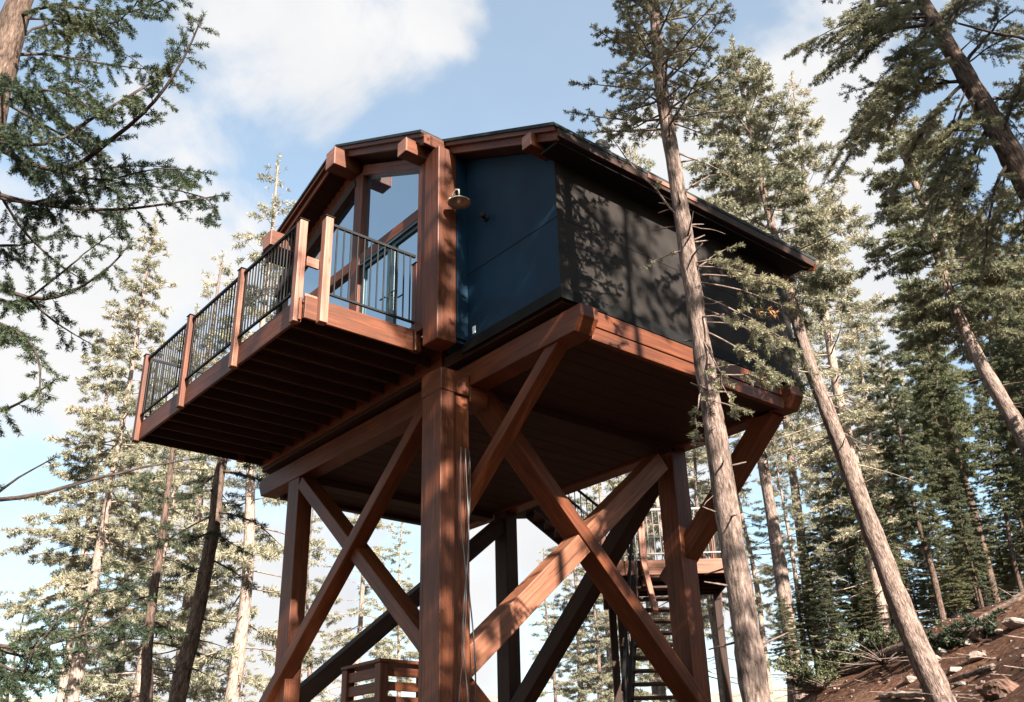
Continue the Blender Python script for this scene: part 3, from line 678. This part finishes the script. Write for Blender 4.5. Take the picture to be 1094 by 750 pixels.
def conifer(seed, root, P, crown_z, spread, whorl=.34, nbr=2, prof=None, needle=(.07, .009, .012), twig=.5, gap=.16, mats=('needles_mid', 'twig_bark'), sub=True, br=.02, dead=0, twigwood=True, up=.35, lo=-.3, sides=4, bare=.08, start=.22, droop=.25):
    """branches and foliage round trunk axis P (local coordinates of root)"""
    rng = random.Random(seed); rs = np.random.RandomState(seed); wood = MB(); lv = Leaves(); top = P[-1].z; z = crown_z; az = rng.uniform(0, 6)
    while z < top - .1:
        t = (z - crown_z) / max(.1, top - crown_z); pr = prof(t) if prof else (min(1, .45 + t * 2.2) * (1 - t) ** .75)
        for k in range(nbr):
            az += 2.4 + rng.uniform(-.5, .5); ln = max(.25, spread * pr * rng.uniform(.6, 1.18)); e0 = lo + (up - lo) * t + rng.uniform(-.15, .15)
            limb(rng, wood, lv, sweep(rng, axis_at(P, z + rng.uniform(-.1, .1)), az, ln, e0, e0 - .15 + .3 * t, 5), max(.006, br * ln / spread + .004), twig * (.55 + .45 * pr), gap, start, droop, sub, sides, bare, twigwood)
        z += whorl * rng.uniform(.7, 1.3)
    lv.add(P[-1] - V((0, 0, .5)), P[-1] + V((0, 0, .35)))
    for k in range(dead):
        zz = crown_z - rng.uniform(.1, .45) * (crown_z - P[0].z); az += 2.4
        pts = sweep(rng, axis_at(P, zz), az, rng.uniform(.3, 1.0) * spread * .8, rng.uniform(-.35, .1), rng.uniform(-.5, .2), 5)
        wood.tube(pts, [.018, .014, .011, .008, .006, .003], 4, False)
    return lv.build('crown', mats[0], root, *needle, rs, (wood, mats[1]))
def place_tree(name, label, group, base):
    o = empty(name, base); tag(o, label, 'tree', group); return o
def base_of(p):
    return V((p.x, p.y, ground(p.x, p.y) - .12))
def path_to_ground(pts):
    """extend a trunk line (top first) down to the ground along its last direction"""
    pts = [V(p) for p in pts]; d = (pts[-1] - pts[-2]).normalized(); d = V((d.x * .6, d.y * .6, d.z)).normalized(); p = pts[-1]
    while p.z > ground(p.x, p.y) - .1: p = p + d * .25
    return pts + [p]
def hero(name, label, pxs, r0, r1, mats, **kw):
    """trunk through photo directions pxs = [(px, py, level distance)], top first"""
    W = path_to_ground([at(*q) for q in pxs])[::-1]; base = W[0]; root = place_tree(name, label, kw.pop('group', None), base)
    P = [p - base for p in W]; rng = random.Random(kw.get('seed', 1)); mb, PP, rr = trunk_mesh(rng, P, r0, r1)
    stubs = kw.pop('stubs', 0)
    for k in range(stubs):
        i = rng.randrange(len(PP) // 6, len(PP) - 3); a = rng.uniform(0, 6.28); d = V((math.cos(a), math.sin(a), rng.uniform(-.2, .5))); ln = rng.uniform(.06, .3)
        mb.tube([PP[i], PP[i] + d * (rr[i] + ln)], [.014, .006], 5)
    mb.build('trunk', mats[0], root, 0, True)
    return root, PP, base

# foreground pine in front of the side wall
root, PP, base = hero('pine_tree', 'tall slender sunlit pine standing directly in front of the dark side wall',
    [(688, -170, 8.7), (694, -60, 8.8), (700, 20, 8.9), (706, 90, 8.95), (727, 220, 9.0), (745, 340, 9.0), (770, 500, 9.0), (793, 650, 9.0), (808, 750, 9.0)], .142, .04, ('bark_grey',), seed=11, stubs=64)
rng = random.Random(21); rs = np.random.RandomState(21); wood = MB(); dwood = MB(); lv = Leaves(); dry = Leaves()
def toward(a, b_, n=6, sag=.06, rng=rng):
    a = V(a); b_ = V(b_); ln = (b_ - a).length; o = []
    for k in range(n + 1):
        t = k / n; o.append(a.lerp(b_, t) + V((rng.uniform(-.02, .02), rng.uniform(-.02, .02), math.sin(t * math.pi) * sag * ln + rng.uniform(-.015, .015))) * (1 if 0 < k < n else 0))
    return o
def tip(px, py, dist): return at(px, py, dist) - base
zs = [p.z for p in PP]; ztop = PP[-1].z; zc = (at(710, 125, 8.95) - base).z; z = zc - .15; az = 0
while z < ztop - .05:
    t = (z - zc) / (ztop - zc)
    for k in range(2):
        az += 2.4 + rng.uniform(-.4, .4); ln = (1.05 - .45 * t) * rng.uniform(.55, 1.15)
        limb(rng, wood, lv, sweep(rng, axis_at(PP, z), az, ln, rng.uniform(-.05, .35), rng.uniform(.1, .5), 5), .016, .34, .085, .2, .3, True, 5, .05)
    z += .105 * rng.uniform(.7, 1.3)
for (p0, p1, d1, tw, gp, sg) in (((716, 160), (790, 195, 8.6), 9, .24, .12, .04), ((722, 205), (775, 185, 9.3), 0, .2, .13, .05), ((728, 235), (640, 130, 8.7), 0, .22, .14, -.02),
                         ((712, 130), (800, 118, 8.8), 0, .3, .1, .05), ((710, 120), (648, 150, 9.2), 0, .26, .1, .03)):
    limb(rng, wood, lv, toward(axis_at(PP, (at(*p0, 8.95) - base).z), tip(*p1), 6, sg), .014, tw, gp, .3, .25, True, 5, .1)
# lower sprays hanging in front of the wall
for (p0, p1, tw, gp) in (((738, 285), (835, 300, 8.5), .34, .075), ((742, 300), (858, 335, 9.1), .36, .075), ((744, 312), (850, 372, 8.7), .34, .08), ((748, 338), (812, 352, 8.2), .28, .085),
                         ((741, 295), (870, 310, 8.9), .34, .07), ((746, 325), (865, 395, 9.3), .34, .07), ((739, 280), (800, 285, 8.5), .3, .07), ((750, 352), (840, 405, 8.6), .3, .07), ((752, 360), (785, 440, 8.5), .26, .08), ((760, 400), (862, 415, 9.2), .3, .06), ((762, 430), (800, 440, 8.8), .2, .08), ((752, 400), (742, 470, 8.7), .16, .09), ((740, 290), (790, 262, 9.2), .16, .14), ((734, 265), (690, 285, 8.8), .10, .2)):
    limb(rng, wood, lv, toward(axis_at(PP, (at(*p0, 9.0) - base).z), tip(*p1), 7, .05), .012, tw, gp, .38, .32, True, 5, .06)
for (p0, p1) in (((800, 328), (838, 330, 8.62)),): limb(rng, dwood, dry, toward(tip(806, 330, 8.6), tip(828, 334, 8.6), 3, 0), .004, .10, .06, .1, .2)
for (p0, p1) in (((748, 345), (800, 350, 8.7)), ((757, 395), (790, 388, 8.9)), ((745, 330), (772, 322, 8.8)), ((775, 520), (752, 540, 8.9)), ((730, 240), (775, 250, 8.9)), ((781, 570), (800, 560, 8.9))):
    wood.tube(toward(axis_at(PP, (at(*p0, 9.0) - base).z), tip(*p1), 5, .03), [.009, .008, .007, .005, .004, .002], 4, False)
lv.build('crown', 'needles_olive', root, .042, .0072, .0016, rs, (wood, 'bark_grey')); 
dry.build('dead_spray', 'needles_dry', root, .07, .011, .006, rs, (dwood, 'twig_bark'))

# leaning pine whose foot is on the slope at the right
root, PP, base = hero('leaning_pine', 'pine with reddish trunk leaning left from its foot on the bare slope at right',
    [(783, 52, 17.2), (800, 130, 17.1), (818, 215, 17.0), (838, 290, 16.9), (862, 380, 16.6), (890, 455, 16.4), (940, 590, 16.2), (975, 680, 16.0), (1003, 742, 16.0)], .23, .03, ('bark_grey',), seed=12, stubs=18)
conifer(31, root, PP, (at(845, 330, 16.9) - base).z, 2.5, .30, 3, None, (.10, .017, .0034), .75, .12, ('needles_sunny', 'bark_pale'), True, .03, 9, True, .35, -.2)

# big overhanging tree at the top right
root, PP, base = hero('overhanging_tree', 'dark green tree leaning in from the top right corner with heavy overhanging boughs',
    [(945, -75, 10.3), (985, 0, 10.0), (1020, 60, 9.8), (1060, 130, 9.6), (1100, 200, 9.4), (1190, 360, 9.2)], .19, .06, ('bark_brown',), seed=13, stubs=6)
rng = random.Random(44); rs = np.random.RandomState(44); wood = MB(); lv = Leaves()
for (p0, p1, tw, gp) in [(a, b_, .62, .085) for a, b_ in (((990, 5, 10), (900, 25, 9.6)), ((1000, 25, 9.9), (872, 85, 9.3)), ((1010, 45, 9.9), (885, 185, 9.4)), ((1020, 60, 9.8), (925, 150, 8.9)), ((1035, 85, 9.7), (955, 205, 9.5)),
                         ((1000, 20, 9.9), (930, -10, 10.6)), ((985, 0, 10), (855, -30, 9.8)), ((1045, 100, 9.7), (1000, 225, 9.0)), ((1060, 130, 9.6), (1010, 260, 9.9)), ((1030, 70, 9.8), (1085, 10, 9.2)),
                         ((1070, 150, 9.5), (1110, 60, 9.6)), ((1080, 165, 9.5), (1050, 290, 9.2)), ((1010, 40, 9.9), (1060, -40, 10.3)), ((1090, 180, 9.4), (1130, 280, 9.0)), ((1050, 110, 9.6), (1100, 120, 10.6)),
                         ((960, -50, 10.2), (880, -80, 10)), ((970, -30, 10.1), (1010, -100, 9.5)), ((1040, 90, 9.7), (940, 105, 10.4)), ((995, 15, 10), (890, 55, 10.5)), ((1000, 20, 9.9), (965, 95, 9.2)))]:
    limb(rng, wood, lv, toward(at(*p0) - base, at(*p1) - base, 7, .09, rng), .028, tw, gp, .22, .3, True, 5, .04)
    for k in range(1):
        q = (p1[0] + rng.uniform(-38, 38), p1[1] + rng.uniform(-30, 38), p1[2] + rng.uniform(-.7, .7))
        limb(rng, wood, lv, toward(at(*p0) - base, at(*q) - base, 7, rng.uniform(0, .12), rng), .016, tw, gp, .25, .35, True, 4, .08)
s0 = at(1094, 33, 8.8) - base; wood.tube(toward(at(1150, 60, 9.2) - base, at(1024, 25, 8.7) - base, 6, .02, rng), [.03, .027, .024, .02, .017, .015, .012], 6)
lv.build('crown', 'needles_olive', root, .042, .0074, .0019, rs, (wood, 'twig_bark'))

# second sunlit tree at the right
root, PP, base = hero('sunlit_fir', 'green fir with bare pinkish lower trunk leaning left near the right edge',
    [(944, 118, 22.5), (965, 165, 22.3), (990, 230, 22.1), (1015, 315, 22), (1050, 392, 21.8), (1098, 476, 21.6)], .23, .03, ('bark_grey',), seed=14, stubs=10)
conifer(32, root, PP, (at(1022, 345, 22) - base).z, 3.1, .30, 3, None, (.11, .019, .0040), .85, .14, ('needles_olive', 'bark_brown'), True, .03, 6, True, .3, -.3, bare=.22)

# near tree at the left edge: trunk leaves the frame, its boughs cross the sky
root, PP, base = hero('dark_pine', 'near dark pine at the left edge with long shaded boughs against the sky',
    [(60, -120, 7.2), (24, -10, 7.0), (5, 60, 6.9), (-15, 130, 6.8), (-60, 330, 6.7), (-110, 560, 6.6)], .2, .09, ('bark_brown',), seed=15, stubs=6)
rng = random.Random(45); rs = np.random.RandomState(45); wood = MB(); lv = Leaves()
def bough(pts, r0, tw, gp, start=.18, bare=.06, dr=.8, kids=1):
    for k in range(kids if gp < .15 else 0):
        n_ = len(pts); j = [(rng.uniform(-34, 34), rng.uniform(-34, 34), rng.uniform(-.6, .6)) for q in pts]; e = rng.uniform(.7, 1.0)
        P2 = [(q[0] + a[0] * (i > 0), q[1] + a[1] * (i > 0), q[2] + a[2] * (i > 0)) for i, (q, a) in enumerate(zip(pts, j))]
        limb(rng, wood, lv, catmull([at(*q) - base for q in P2], 3), r0 * .7, tw, gp * .6, .2, dr, True, 4, bare + .1)
    limb(rng, wood, lv, catmull([at(*q) - base for q in pts], 3), r0, tw, gp * (.7 if gp < .15 else 1), start, dr, True, 5, bare)
bough([(-18, 150, 6.8), (60, 183, 6.5), (120, 148, 6.2), (165, 108, 6.0), (196, 62, 5.9), (216, 18, 5.8)], .026, .42, .085)
bough([(60, 183, 6.5), (110, 192, 6.5), (170, 180, 6.4), (225, 185, 6.3)], .012, .3, .09, .15)
bough([(-28, 200, 6.8), (40, 218, 6.8), (120, 224, 6.9), (190, 216, 7.0), (240, 208, 7.1)], .022, .34, .1, .2)
bough([(0, 60, 6.9), (50, 58, 7.4), (110, 68, 7.8), (175, 76, 8.0)], .02, .42, .1)
bough([(15, 20, 7.0), (60, 5, 6.6), (130, 15, 6.3), (200, -12, 6.0)], .022, .42, .1)
bough([(-10, 100, 6.9), (40, 130, 7.3), (90, 160, 7.7), (130, 215, 8.0)], .018, .4, .1)
bough([(20, -20, 7.1), (70, -40, 7.3), (130, -30, 7.4), (180, 15, 7.5)], .02, .42, .1)
bough([(-45, 290, 6.7), (30, 318, 6.6), (75, 312, 6.6), (118, 284, 6.5), (140, 258, 6.5)], .02, .32, .1, .25)
bough([(30, 318, 6.6), (60, 345, 6.8), (105, 372, 7.0)], .012, .28, .1, .2, kids=0)
bough([(-50, 330, 6.7), (10, 350, 6.2), (40, 380, 6.0), (42, 430, 5.9)], .018, .34, .1, .2, kids=0)
bough([(-20, 170, 6.8), (20, 240, 7.2), (60, 280, 7.5), (90, 300, 7.7)], .016, .34, .1, .2, kids=0)
bough([(-5, 90, 6.9), (30, 95, 6.2), (75, 100, 5.8), (100, 120, 5.6)], .016, .36, .1)
bough([(-40, 260, 6.7), (20, 262, 7.4), (70, 250, 7.9), (110, 262, 8.2)], .016, .36, .1, kids=0)
bough([(-70, 420, 6.7), (-10, 440, 6.4), (30, 425, 6.2), (60, 405, 6.1)], .016, .28, .12, .4, kids=0)
bough([(-100, 540, 6.6), (20, 532, 6.4), (100, 512, 6.6), (160, 498, 6.8), (216, 489, 7.0)], .02, .05, .5, .3, .5)
bough([(-110, 560, 6.6), (-20, 535, 6.0), (20, 510, 5.9), (60, 488, 5.8)], .014, .08, .3, .5, .4)
bough([(-130, 640, 6.6), (0, 690, 7.4), (60, 686, 7.6), (110, 668, 7.8), (160, 640, 8.0)], .02, .34, .1, .45)
bough([(-130, 660, 6.6), (20, 700, 7.6), (90, 695, 7.9), (150, 678, 8.0)], .016, .3, .12, .5)
lv.build('crown', 'needles_dark', root, .036, .006, .0014, rs, (wood, 'twig_bark'))

# trunks left of the house
root, PP, base = hero('straight_pine', 'brown trunked pine passing behind the far end of the balcony',
    [(345, 255, 18.8), (282, 385, 18.3), (239, 488, 18), (228, 565, 17.9), (209, 665, 17.8), (188, 756, 17.8)], .165, .06, ('bark_brown',), seed=16, stubs=12)
conifer(33, root, PP, (at(222, 600, 18) - base).z, 1.7, .42, 2, lambda t: .55 + .45 * min(1, t * 3) if t < .6 else (1 - t) * 2.2, (.09, .013, .005), .5, .15, ('needles_dark', 'twig_bark'), True, .028, 10, True, .2, -.35, bare=.35)
root, PP, base = hero('thin_pine', 'thin crooked bare trunked pine second from the balcony end at lower left',
    [(200, 380, 22), (190, 440, 22), (182, 502, 22), (172, 580, 22), (163, 640, 22), (157, 700, 22), (156, 752, 22)], .15, .03, ('bark_brown',), seed=17, stubs=10)
conifer(34, root, PP, (at(160, 690, 22) - base).z, 2.2, .5, 2, lambda t: .7 * (1 - .5 * t), (.10, .015, .006), .55, .19, ('needles_dark', 'twig_bark'), True, .022, 8, True, .2, -.3, bare=.4)
root, PP, base = hero('pale_pine', 'pale sunlit pine with a pinkish trunk at the lower left',
    [(165, 240, 25), (140, 400, 25), (118, 520, 25), (104, 600, 25), (93, 660, 25), (76, 752, 25)], .2, .03, ('bark_pale',), seed=18, stubs=10)
conifer(35, root, PP, (at(100, 640, 25) - base).z, 3.0, .36, 3, lambda t: .9 * (1 - t) ** .8, (.11, .019, .0045), .8, .17, ('needles_sunny', 'bark_pale'), True, .03, 6, True, .3, -.25, bare=.15)

# stock conifers for the stand: trunk, branches and foliage each, copied for the farther trees
def stock(seed, hgt, crown, spread, name, label, group, mats, needle=(.13, .022, .0058), whorl=.36, nbr=4, r0=.2, twig=.95, gap=.2, prof=None, bare=.12):
    root = place_tree(name, label, group, (0, 0, 0)); rng = random.Random(seed)
    P = [V((rng.uniform(-.01, .01) * hgt * (k > 0), rng.uniform(-.01, .01) * hgt * (k > 0), hgt * k / 5)) for k in range(6)]
    mb, PP, rr = trunk_mesh(rng, P, r0, .025, 10); mb.build('trunk', mats[2], root, 0, True)
    conifer(seed, root, PP, hgt * crown, spread, whorl, nbr, prof, needle, twig, gap, mats, True, .03, 8, False, .35, -.3, 3, bare)
    return root
class Stand:
    def __init__(s, protos): s.p = protos; s.n = {id(p): 0 for p in protos}
    def put(s, k, base, hscale, rot, label=None, group=None, wide=1.0):
        p = s.p[k]; o = p if s.n[id(p)] == 0 else copy_tree(p); s.n[id(p)] += 1
        o.location = base; o.rotation_euler = (RNG.uniform(-.03, .03), RNG.uniform(-.03, .03), rot); o.scale = (hscale * wide, hscale * wide, hscale)
        if label: o['label'] = label
        if group: o['group'] = group
        return o
GD = 'dark conifers of the stand on the right slope'; LD = 'dark green conifer in the dense stand on the right slope'
GP = 'pale sunlit conifers in the background'; LPALE = 'pale sunlit conifer standing in the open woods behind the treehouse'
dark = Stand([stock(61, 18, .40, 2.5, 'forest_conifer', LD, GD, ('needles_forest', 'twig_bark', 'bark_brown'), nbr=4, bare=.2),
              stock(62, 18, .45, 2.2, 'forest_conifer', LD, GD, ('needles_forest', 'twig_bark', 'bark_brown'), nbr=4, bare=.2),
              stock(63, 18, .30, 2.7, 'forest_conifer', LD, GD, ('needles_mid', 'twig_bark', 'bark_brown'), nbr=4, bare=.15, whorl=.36)])
pale = Stand([stock(64, 18, .25, 2.7, 'background_conifer', LPALE, GP, ('needles_sunny', 'bark_pale', 'bark_pale'), whorl=.5, nbr=3, bare=.4, needle=(.12, .019, .0068)),
              stock(65, 18, .38, 2.2, 'background_conifer', LPALE, GP, ('needles_sunny', 'bark_pale', 'bark_grey'), whorl=.55, nbr=3, bare=.45, needle=(.12, .019, .0068)),
              stock(66, 18, .18, 3.0, 'background_conifer', LPALE, GP, ('needles_sunny', 'bark_pale', 'bark_pale'), whorl=.46, nbr=3, bare=.35, needle=(.12, .019, .0068))])
def tree_at(S, k, px, pytop, dist, label=None, group=None, wide=1.0):
    t = at(px, pytop, dist); b_ = base_of(t); h = max(3, t.z - b_.z); return S.put(k, b_, h / 18, RNG.uniform(0, 6.28), label, group, wide)
# dark stand on the right
for (k, px, py, d) in ((2, 945, 360, 27), (1, 985, 300, 33), (2, 1060, 300, 29), (1, 1090, 250, 31), (0, 1130, 280, 27), (1, 965, 330, 42), 
                       (2, 1045, 240, 40), (0, 1110, 200, 38), (1, 888, 470, 34), (2, 870, 520, 40), (1, 1160, 180, 33), (2, 1180, 320, 25), (0, 1040, 420, 22), 
                       (2, 1100, 420, 21), (0, 955, 280, 52), (1, 1010, 220, 55), (2, 1070, 200, 50), (0, 1120, 240, 48), (1, 920, 380, 55), (2, 1000, 430, 31), (1, 1200, 260, 30), (0, 860, 560, 30), (2, 1065, 450, 34),
                       (0, 935, 520, 27), (2, 1015, 500, 28), (1, 1085, 480, 28), (2, 905, 560, 45)):
    tree_at(dark, k, px, py, d)
for (k, px, py, d) in ((0, 835, 640, 27), (2, 858, 620, 31), (2, 880, 635, 28), (0, 905, 600, 34), (2, 925, 625, 31), (0, 948, 590, 36), (2, 968, 600, 33), (2, 985, 585, 38), (0, 1005, 570, 35), (2, 1025, 560, 39), (2, 1040, 580, 33), (0, 1058, 545, 38), (2, 1078, 560, 35), (0, 1095, 540, 37), (2, 1115, 530, 36), (2, 1015, 600, 45), (0, 1068, 590, 46), (2, 960, 630, 42), (0, 1040, 540, 52), (2, 1090, 500, 55), (0, 990, 540, 56), (2, 940, 560, 60)):
    tree_at(dark, k, px, py, d, 'young bushy conifer filling in the understory of the right slope', 'young conifers of the understory', 1.7)
# pale trees
tree_at(pale, 0, 296, 176, 34, 'pale sunlit conifer with golden tip rising beside the left roof slope', wide=.95)
tree_at(pale, 2, 838, 90, 33, 'tall pale conifer above the far roof corner behind the leaning pine')
for (k, px, py, d) in ((1, 240, 290, 40), (2, 200, 330, 36), (2, 120, 360, 44), (0, 170, 430, 50), 
                       (0, 395, 470, 30), (1, 345, 540, 36), (2, 425, 560, 40), (2, 640, 420, 34), (0, 690, 380, 38), (1, 735, 400, 33), (0, 780, 420, 36), (2, 820, 440, 32), (1, 850, 420, 42), (0, 610, 480, 42),
                       (1, 800, 200, 40), (2, 870, 330, 36), (0, 900, 300, 46), (1, 765, 120, 30), (2, 690, 150, 48), (1, 660, 170, 44), (1, 590, 590, 30), (1, 625, 560, 33), (0, 655, 520, 28), (2, 270, 660, 60), (1, 210, 650, 55), (0, 320, 670, 64), (2, 130, 640, 52), (1, 30, 640, 48)):
    tree_at(pale, k, px, py, d)
# trees toward the sun, outside the picture: they throw the dappled shade on the house
def shade_tree(seed, tgt, dist, z0, z1, spread, whorl, nbr, twig, gap, needle, label):
    """a pine whose crown reaches from z0 to z1 (heights at the target, carried up along the sunbeam)"""
    hs = V((SUN.x, SUN.y, 0)).normalized(); rise = SUN.z / math.hypot(SUN.x, SUN.y) * dist; p = V(tgt) + hs * dist; b_ = base_of(V((p.x, p.y, 0)))
    root = place_tree('shade_pine', label, 'pines behind the photographer', b_); rng = random.Random(seed); hgt = z1 + rise - b_.z
    P = [V((rng.uniform(-.1, .1) * (k > 0), rng.uniform(-.1, .1) * (k > 0), hgt * k / 5)) for k in range(6)]
    mb, PP, rr = trunk_mesh(rng, P, .16, .03, 10); mb.build('trunk', 'bark_brown', root, 0, True)
    conifer(seed, root, PP, z0 + rise - b_.z, spread, whorl, nbr, lambda t: 1 if t < .8 else (1 - t) * 4 + .2, needle, twig, gap, ('needles_dark', 'twig_bark'), True, .02, 0, False, .1, -.25, 3, .12)
shade_tree(71, (3.7, 0, 0), 11, -7.0, 3.2, 1.85, .27, 3, .55, .16, (.13, .03, .007), 'pine with a broad crown shading the side wall')
shade_tree(72, (-.24, 1.3, 0), 12, -7.0, 3.4, .8, .30, 3, .5, .16, (.13, .03, .007), 'slim dense pine shading the front corner post')
shade_tree(73, (-2.6, 3.0, 0), 14, -2.0, 2.2, 1.0, .8, 2, .4, .24, (.12, .028, .012), 'thin open pine shading the balcony')
shade_tree(74, (1.25, 0, 0), 10, .0, 2.8, 1.0, .32, 3, .4, .2, (.11, .026, .009), 'small open pine dappling the middle of the side wall')

# ------------------------------------------------------------------ slope details: rocks, logs, brush, litter
def rock(px, py, d, sx, sy, sz, m_, label, seed):
    import bmesh
    p = at(px, py, d); z = ground(p.x, p.y); bm = bmesh.new(); bmesh.ops.create_icosphere(bm, subdivisions=4, radius=1); rg = random.Random(seed); o_ = V((rg.uniform(0, 99), 0, 0))
    bm.clear(); pts = []
    for k in range(26):
        c = V((rg.gauss(0, 1), rg.gauss(0, 1), rg.gauss(0, 1))).normalized() * rg.uniform(.75, 1.1); pts.append(bm.verts.new((c.x, c.y, c.z)))
    r_ = bmesh.ops.convex_hull(bm, input=pts); bmesh.ops.delete(bm, geom=[g for g in r_['geom_interior'] if isinstance(g, bmesh.types.BMVert)], context='VERTS')
    bmesh.ops.bevel(bm, geom=list(bm.edges), offset=.045, segments=1, affect='EDGES'); bmesh.ops.triangulate(bm, faces=list(bm.faces))
    bmesh.ops.subdivide_edges(bm, edges=list(bm.edges), cuts=5, use_grid_fill=True)
    for v_ in bm.verts:
        c = v_.co * (1 + .10 * noise.noise(v_.co * 2.5 + o_) + .05 * noise.noise(v_.co * 7 + o_) + .025 * noise.noise(v_.co * 19 + o_)); v_.co = V((c.x * sx, c.y * sy, c.z * sz))
    me = bpy.data.meshes.new('rock'); bm.to_mesh(me); bm.free(); me.materials.append(MATS[m_])
    o = bpy.data.objects.new('rock', me); COL.objects.link(o); o.location = (p.x, p.y, z + sz * .25); o.rotation_euler = (rg.uniform(-.2, .2), rg.uniform(-.2, .2), rg.uniform(0, 6)); tag(o, label, 'rock', 'rocks on the slope'); return o
def ground_hit(px, py):
    d = ROT.transposed() @ V(((px - 547) / F, -(py - 375) / F, 1)); d.normalize(); t = 4
    while t < 90:
        p = CAM + d * t
        if p.z < ground(p.x, p.y): return p, (p - CAM).dot(FW)
        t += .1
    return None, None
for i, (px, py, s, m_, lab) in enumerate(((1088, 672, .75, 'rock_pale', 'large pale rock at the right edge highest on the slope'), (1044, 705, .55, 'rock_pale', 'flat pale slab rock below the end of the fallen log'),
        (1020, 718, .45, 'rock_pale', 'low pale rock lying just right of the leaning pine foot'), (1070, 742, .9, 'rock_brown', 'big brown boulder at the bottom right corner'),
        (1035, 690, .45, 'rock_grey', 'grey stone at the upper end of the fallen log'), (1000, 665, .55, 'rock_grey', 'mossy grey boulder among the brush behind the leaning pine'), (1062, 706, .25, 'rock_pale', 'small white stone beside the flat pale slab'))):
    p, d = ground_hit(px, py)
    if p is None: continue
    rock(px, py, d, s * .42, s * .36, s * .2, m_, lab, i + 7)
def log(pa, pb, r0, r1, m_, label, name='fallen_log', lift=.0):
    pts = []
    A, _ = ground_hit(*pa); B, _ = ground_hit(*pb)
    if A is None or B is None: return
    rg = random.Random(int(pa[0])); 
    for k in range(9):
        c = A.lerp(B, k / 8); c.z = max(c.z, ground(c.x, c.y)) + lift + r0 * .7; pts.append(c + V((rg.uniform(-.03, .03), rg.uniform(-.03, .03), rg.uniform(-.02, .02))))
    mb = MB(); mb.tube(pts, [r0 + (r1 - r0) * k / 8 for k in range(9)], 10, True, .08, rg)
    o = own(mb.build(name, m_, None, 0, True), pts[0]); tag(o, label, 'log', 'dead wood on the slope')
log((1052, 684), (862, 742), .16, .10, 'bark_brown', 'long dark fallen log lying behind the foot of the leaning pine')
log((1094, 640), (1010, 690), .08, .05, 'bark_brown', 'thin fallen trunk high on the slope at the right edge')
log((995, 742), (940, 748), .06, .04, 'bark_pale', 'short pale broken branch at the leaning pine foot', 'broken_branch')
log((1062, 715), (985, 738), .05, .035, 'bark_grey', 'reddish thin branch lying right of the leaning pine foot', 'broken_branch')
def brush(px, py, d, s, m_, label, seed):
    p = at(px, py, d); b_ = base_of(p); rg = random.Random(seed); rs = np.random.RandomState(seed); wood = MB(); lv = Leaves()
    for k in range(16):
        limb(rg, wood, lv, sweep(rg, V((rg.uniform(-.2, .2), rg.uniform(-.2, .2), 0)), rg.uniform(0, 6.28), s * rg.uniform(.5, 1.1), rg.uniform(.3, 1.4), rg.uniform(.2, .8), 5), .012, .3 * s, .1, .25, .2, True, 3, .1)
    o = empty('bush', b_); tag(o, label, 'bush', 'bushes on the slope'); lv.build('crown', m_, o, .09, .03, .006, rs, (wood, 'twig_bark'))
for i, (px, py, m_, s, lab) in enumerate(((1000, 668, 'needles_dark', .9, 'low dark bush behind the leaning pine trunk'), (1045, 655, 'needles_dark', .8, 'low dark bush above the fallen log at right'), (905, 690, 'needles_mid', 1.3, 'green bush left of the leaning pine foot'),
        (870, 700, 'needles_mid', 1.5, 'taller green bush between the near trunk and the leaning pine'), (940, 672, 'needles_mid', 1.0, 'small bush touching the left of the leaning trunk'))):
    p, d = ground_hit(px, py + 30)
    if p is None: d = 24
    brush(px, py, d, s, m_, lab, 90 + i)
def dead_top(px, py, label, seed):
    p, d = ground_hit(px, py)
    if p is None: return
    rg = random.Random(seed); mb = MB()
    for k in range(22):
        mb.tube(sweep(rg, V((0, 0, .05)), rg.uniform(1.5, 5), rg.uniform(.5, 1.7), rg.uniform(-.1, .7), rg.uniform(-.3, .3), 6), [.022, .018, .014, .011, .007, .005, .003], 4, False)
    o = mb.build('brush_pile', 'bark_grey', None, 0, True); o.location = p; tag(o, label, 'branches', 'dead wood on the slope')
dead_top(945, 712, 'tangle of bare dead branches beside the leaning trunk', 5); dead_top(880, 738, 'tangle of bare dead branches at the lower end of the long log', 6)
rg = random.Random(77)
for k in range(16):
    px, py = rg.uniform(960, 1094), rg.uniform(640, 750); p, d = ground_hit(px, py)
    if p is None: continue
    s = rg.uniform(.10, .24); o = rock(px, py, d, s, s * .8, s * .5, rg.choice(('rock_pale', 'rock_grey', 'rock_brown')), 'small loose stone scattered on the bare soil of the right slope', 200 + k); o['group'] = 'small stones on the slope'
# litter: twigs, cones and pebbles nobody could count
rg = random.Random(8); mb = MB()
for k in range(4200):
    r = rg.uniform(5, 22); f = rg.uniform(11, 34); p = RF(r, f, 0); z = ground(p.x, p.y); c = V((p.x, p.y, z + .015))
    a = rg.uniform(0, 6.28); ln = rg.uniform(.05, .35) if k % 9 else rg.uniform(.4, 1.5)
    if rg.random() < .6: mb.tube([c, c + V((math.cos(a), math.sin(a), rg.uniform(-.05, .2))) * ln], [.009, .005], 3, False)
    else:
        s = rg.uniform(.01, .04); mb.quadbox(c, [V((math.cos(a), math.sin(a), .2)) * s, V((-math.sin(a), math.cos(a), .1)) * s * .8, V((.1, 0, .6)) * s])
o = mb.build('forest_litter', 'bark_grey', None, 0, False); o['kind'] = 'stuff'; o['label'] = 'twigs and pebbles scattered on the bare slope'
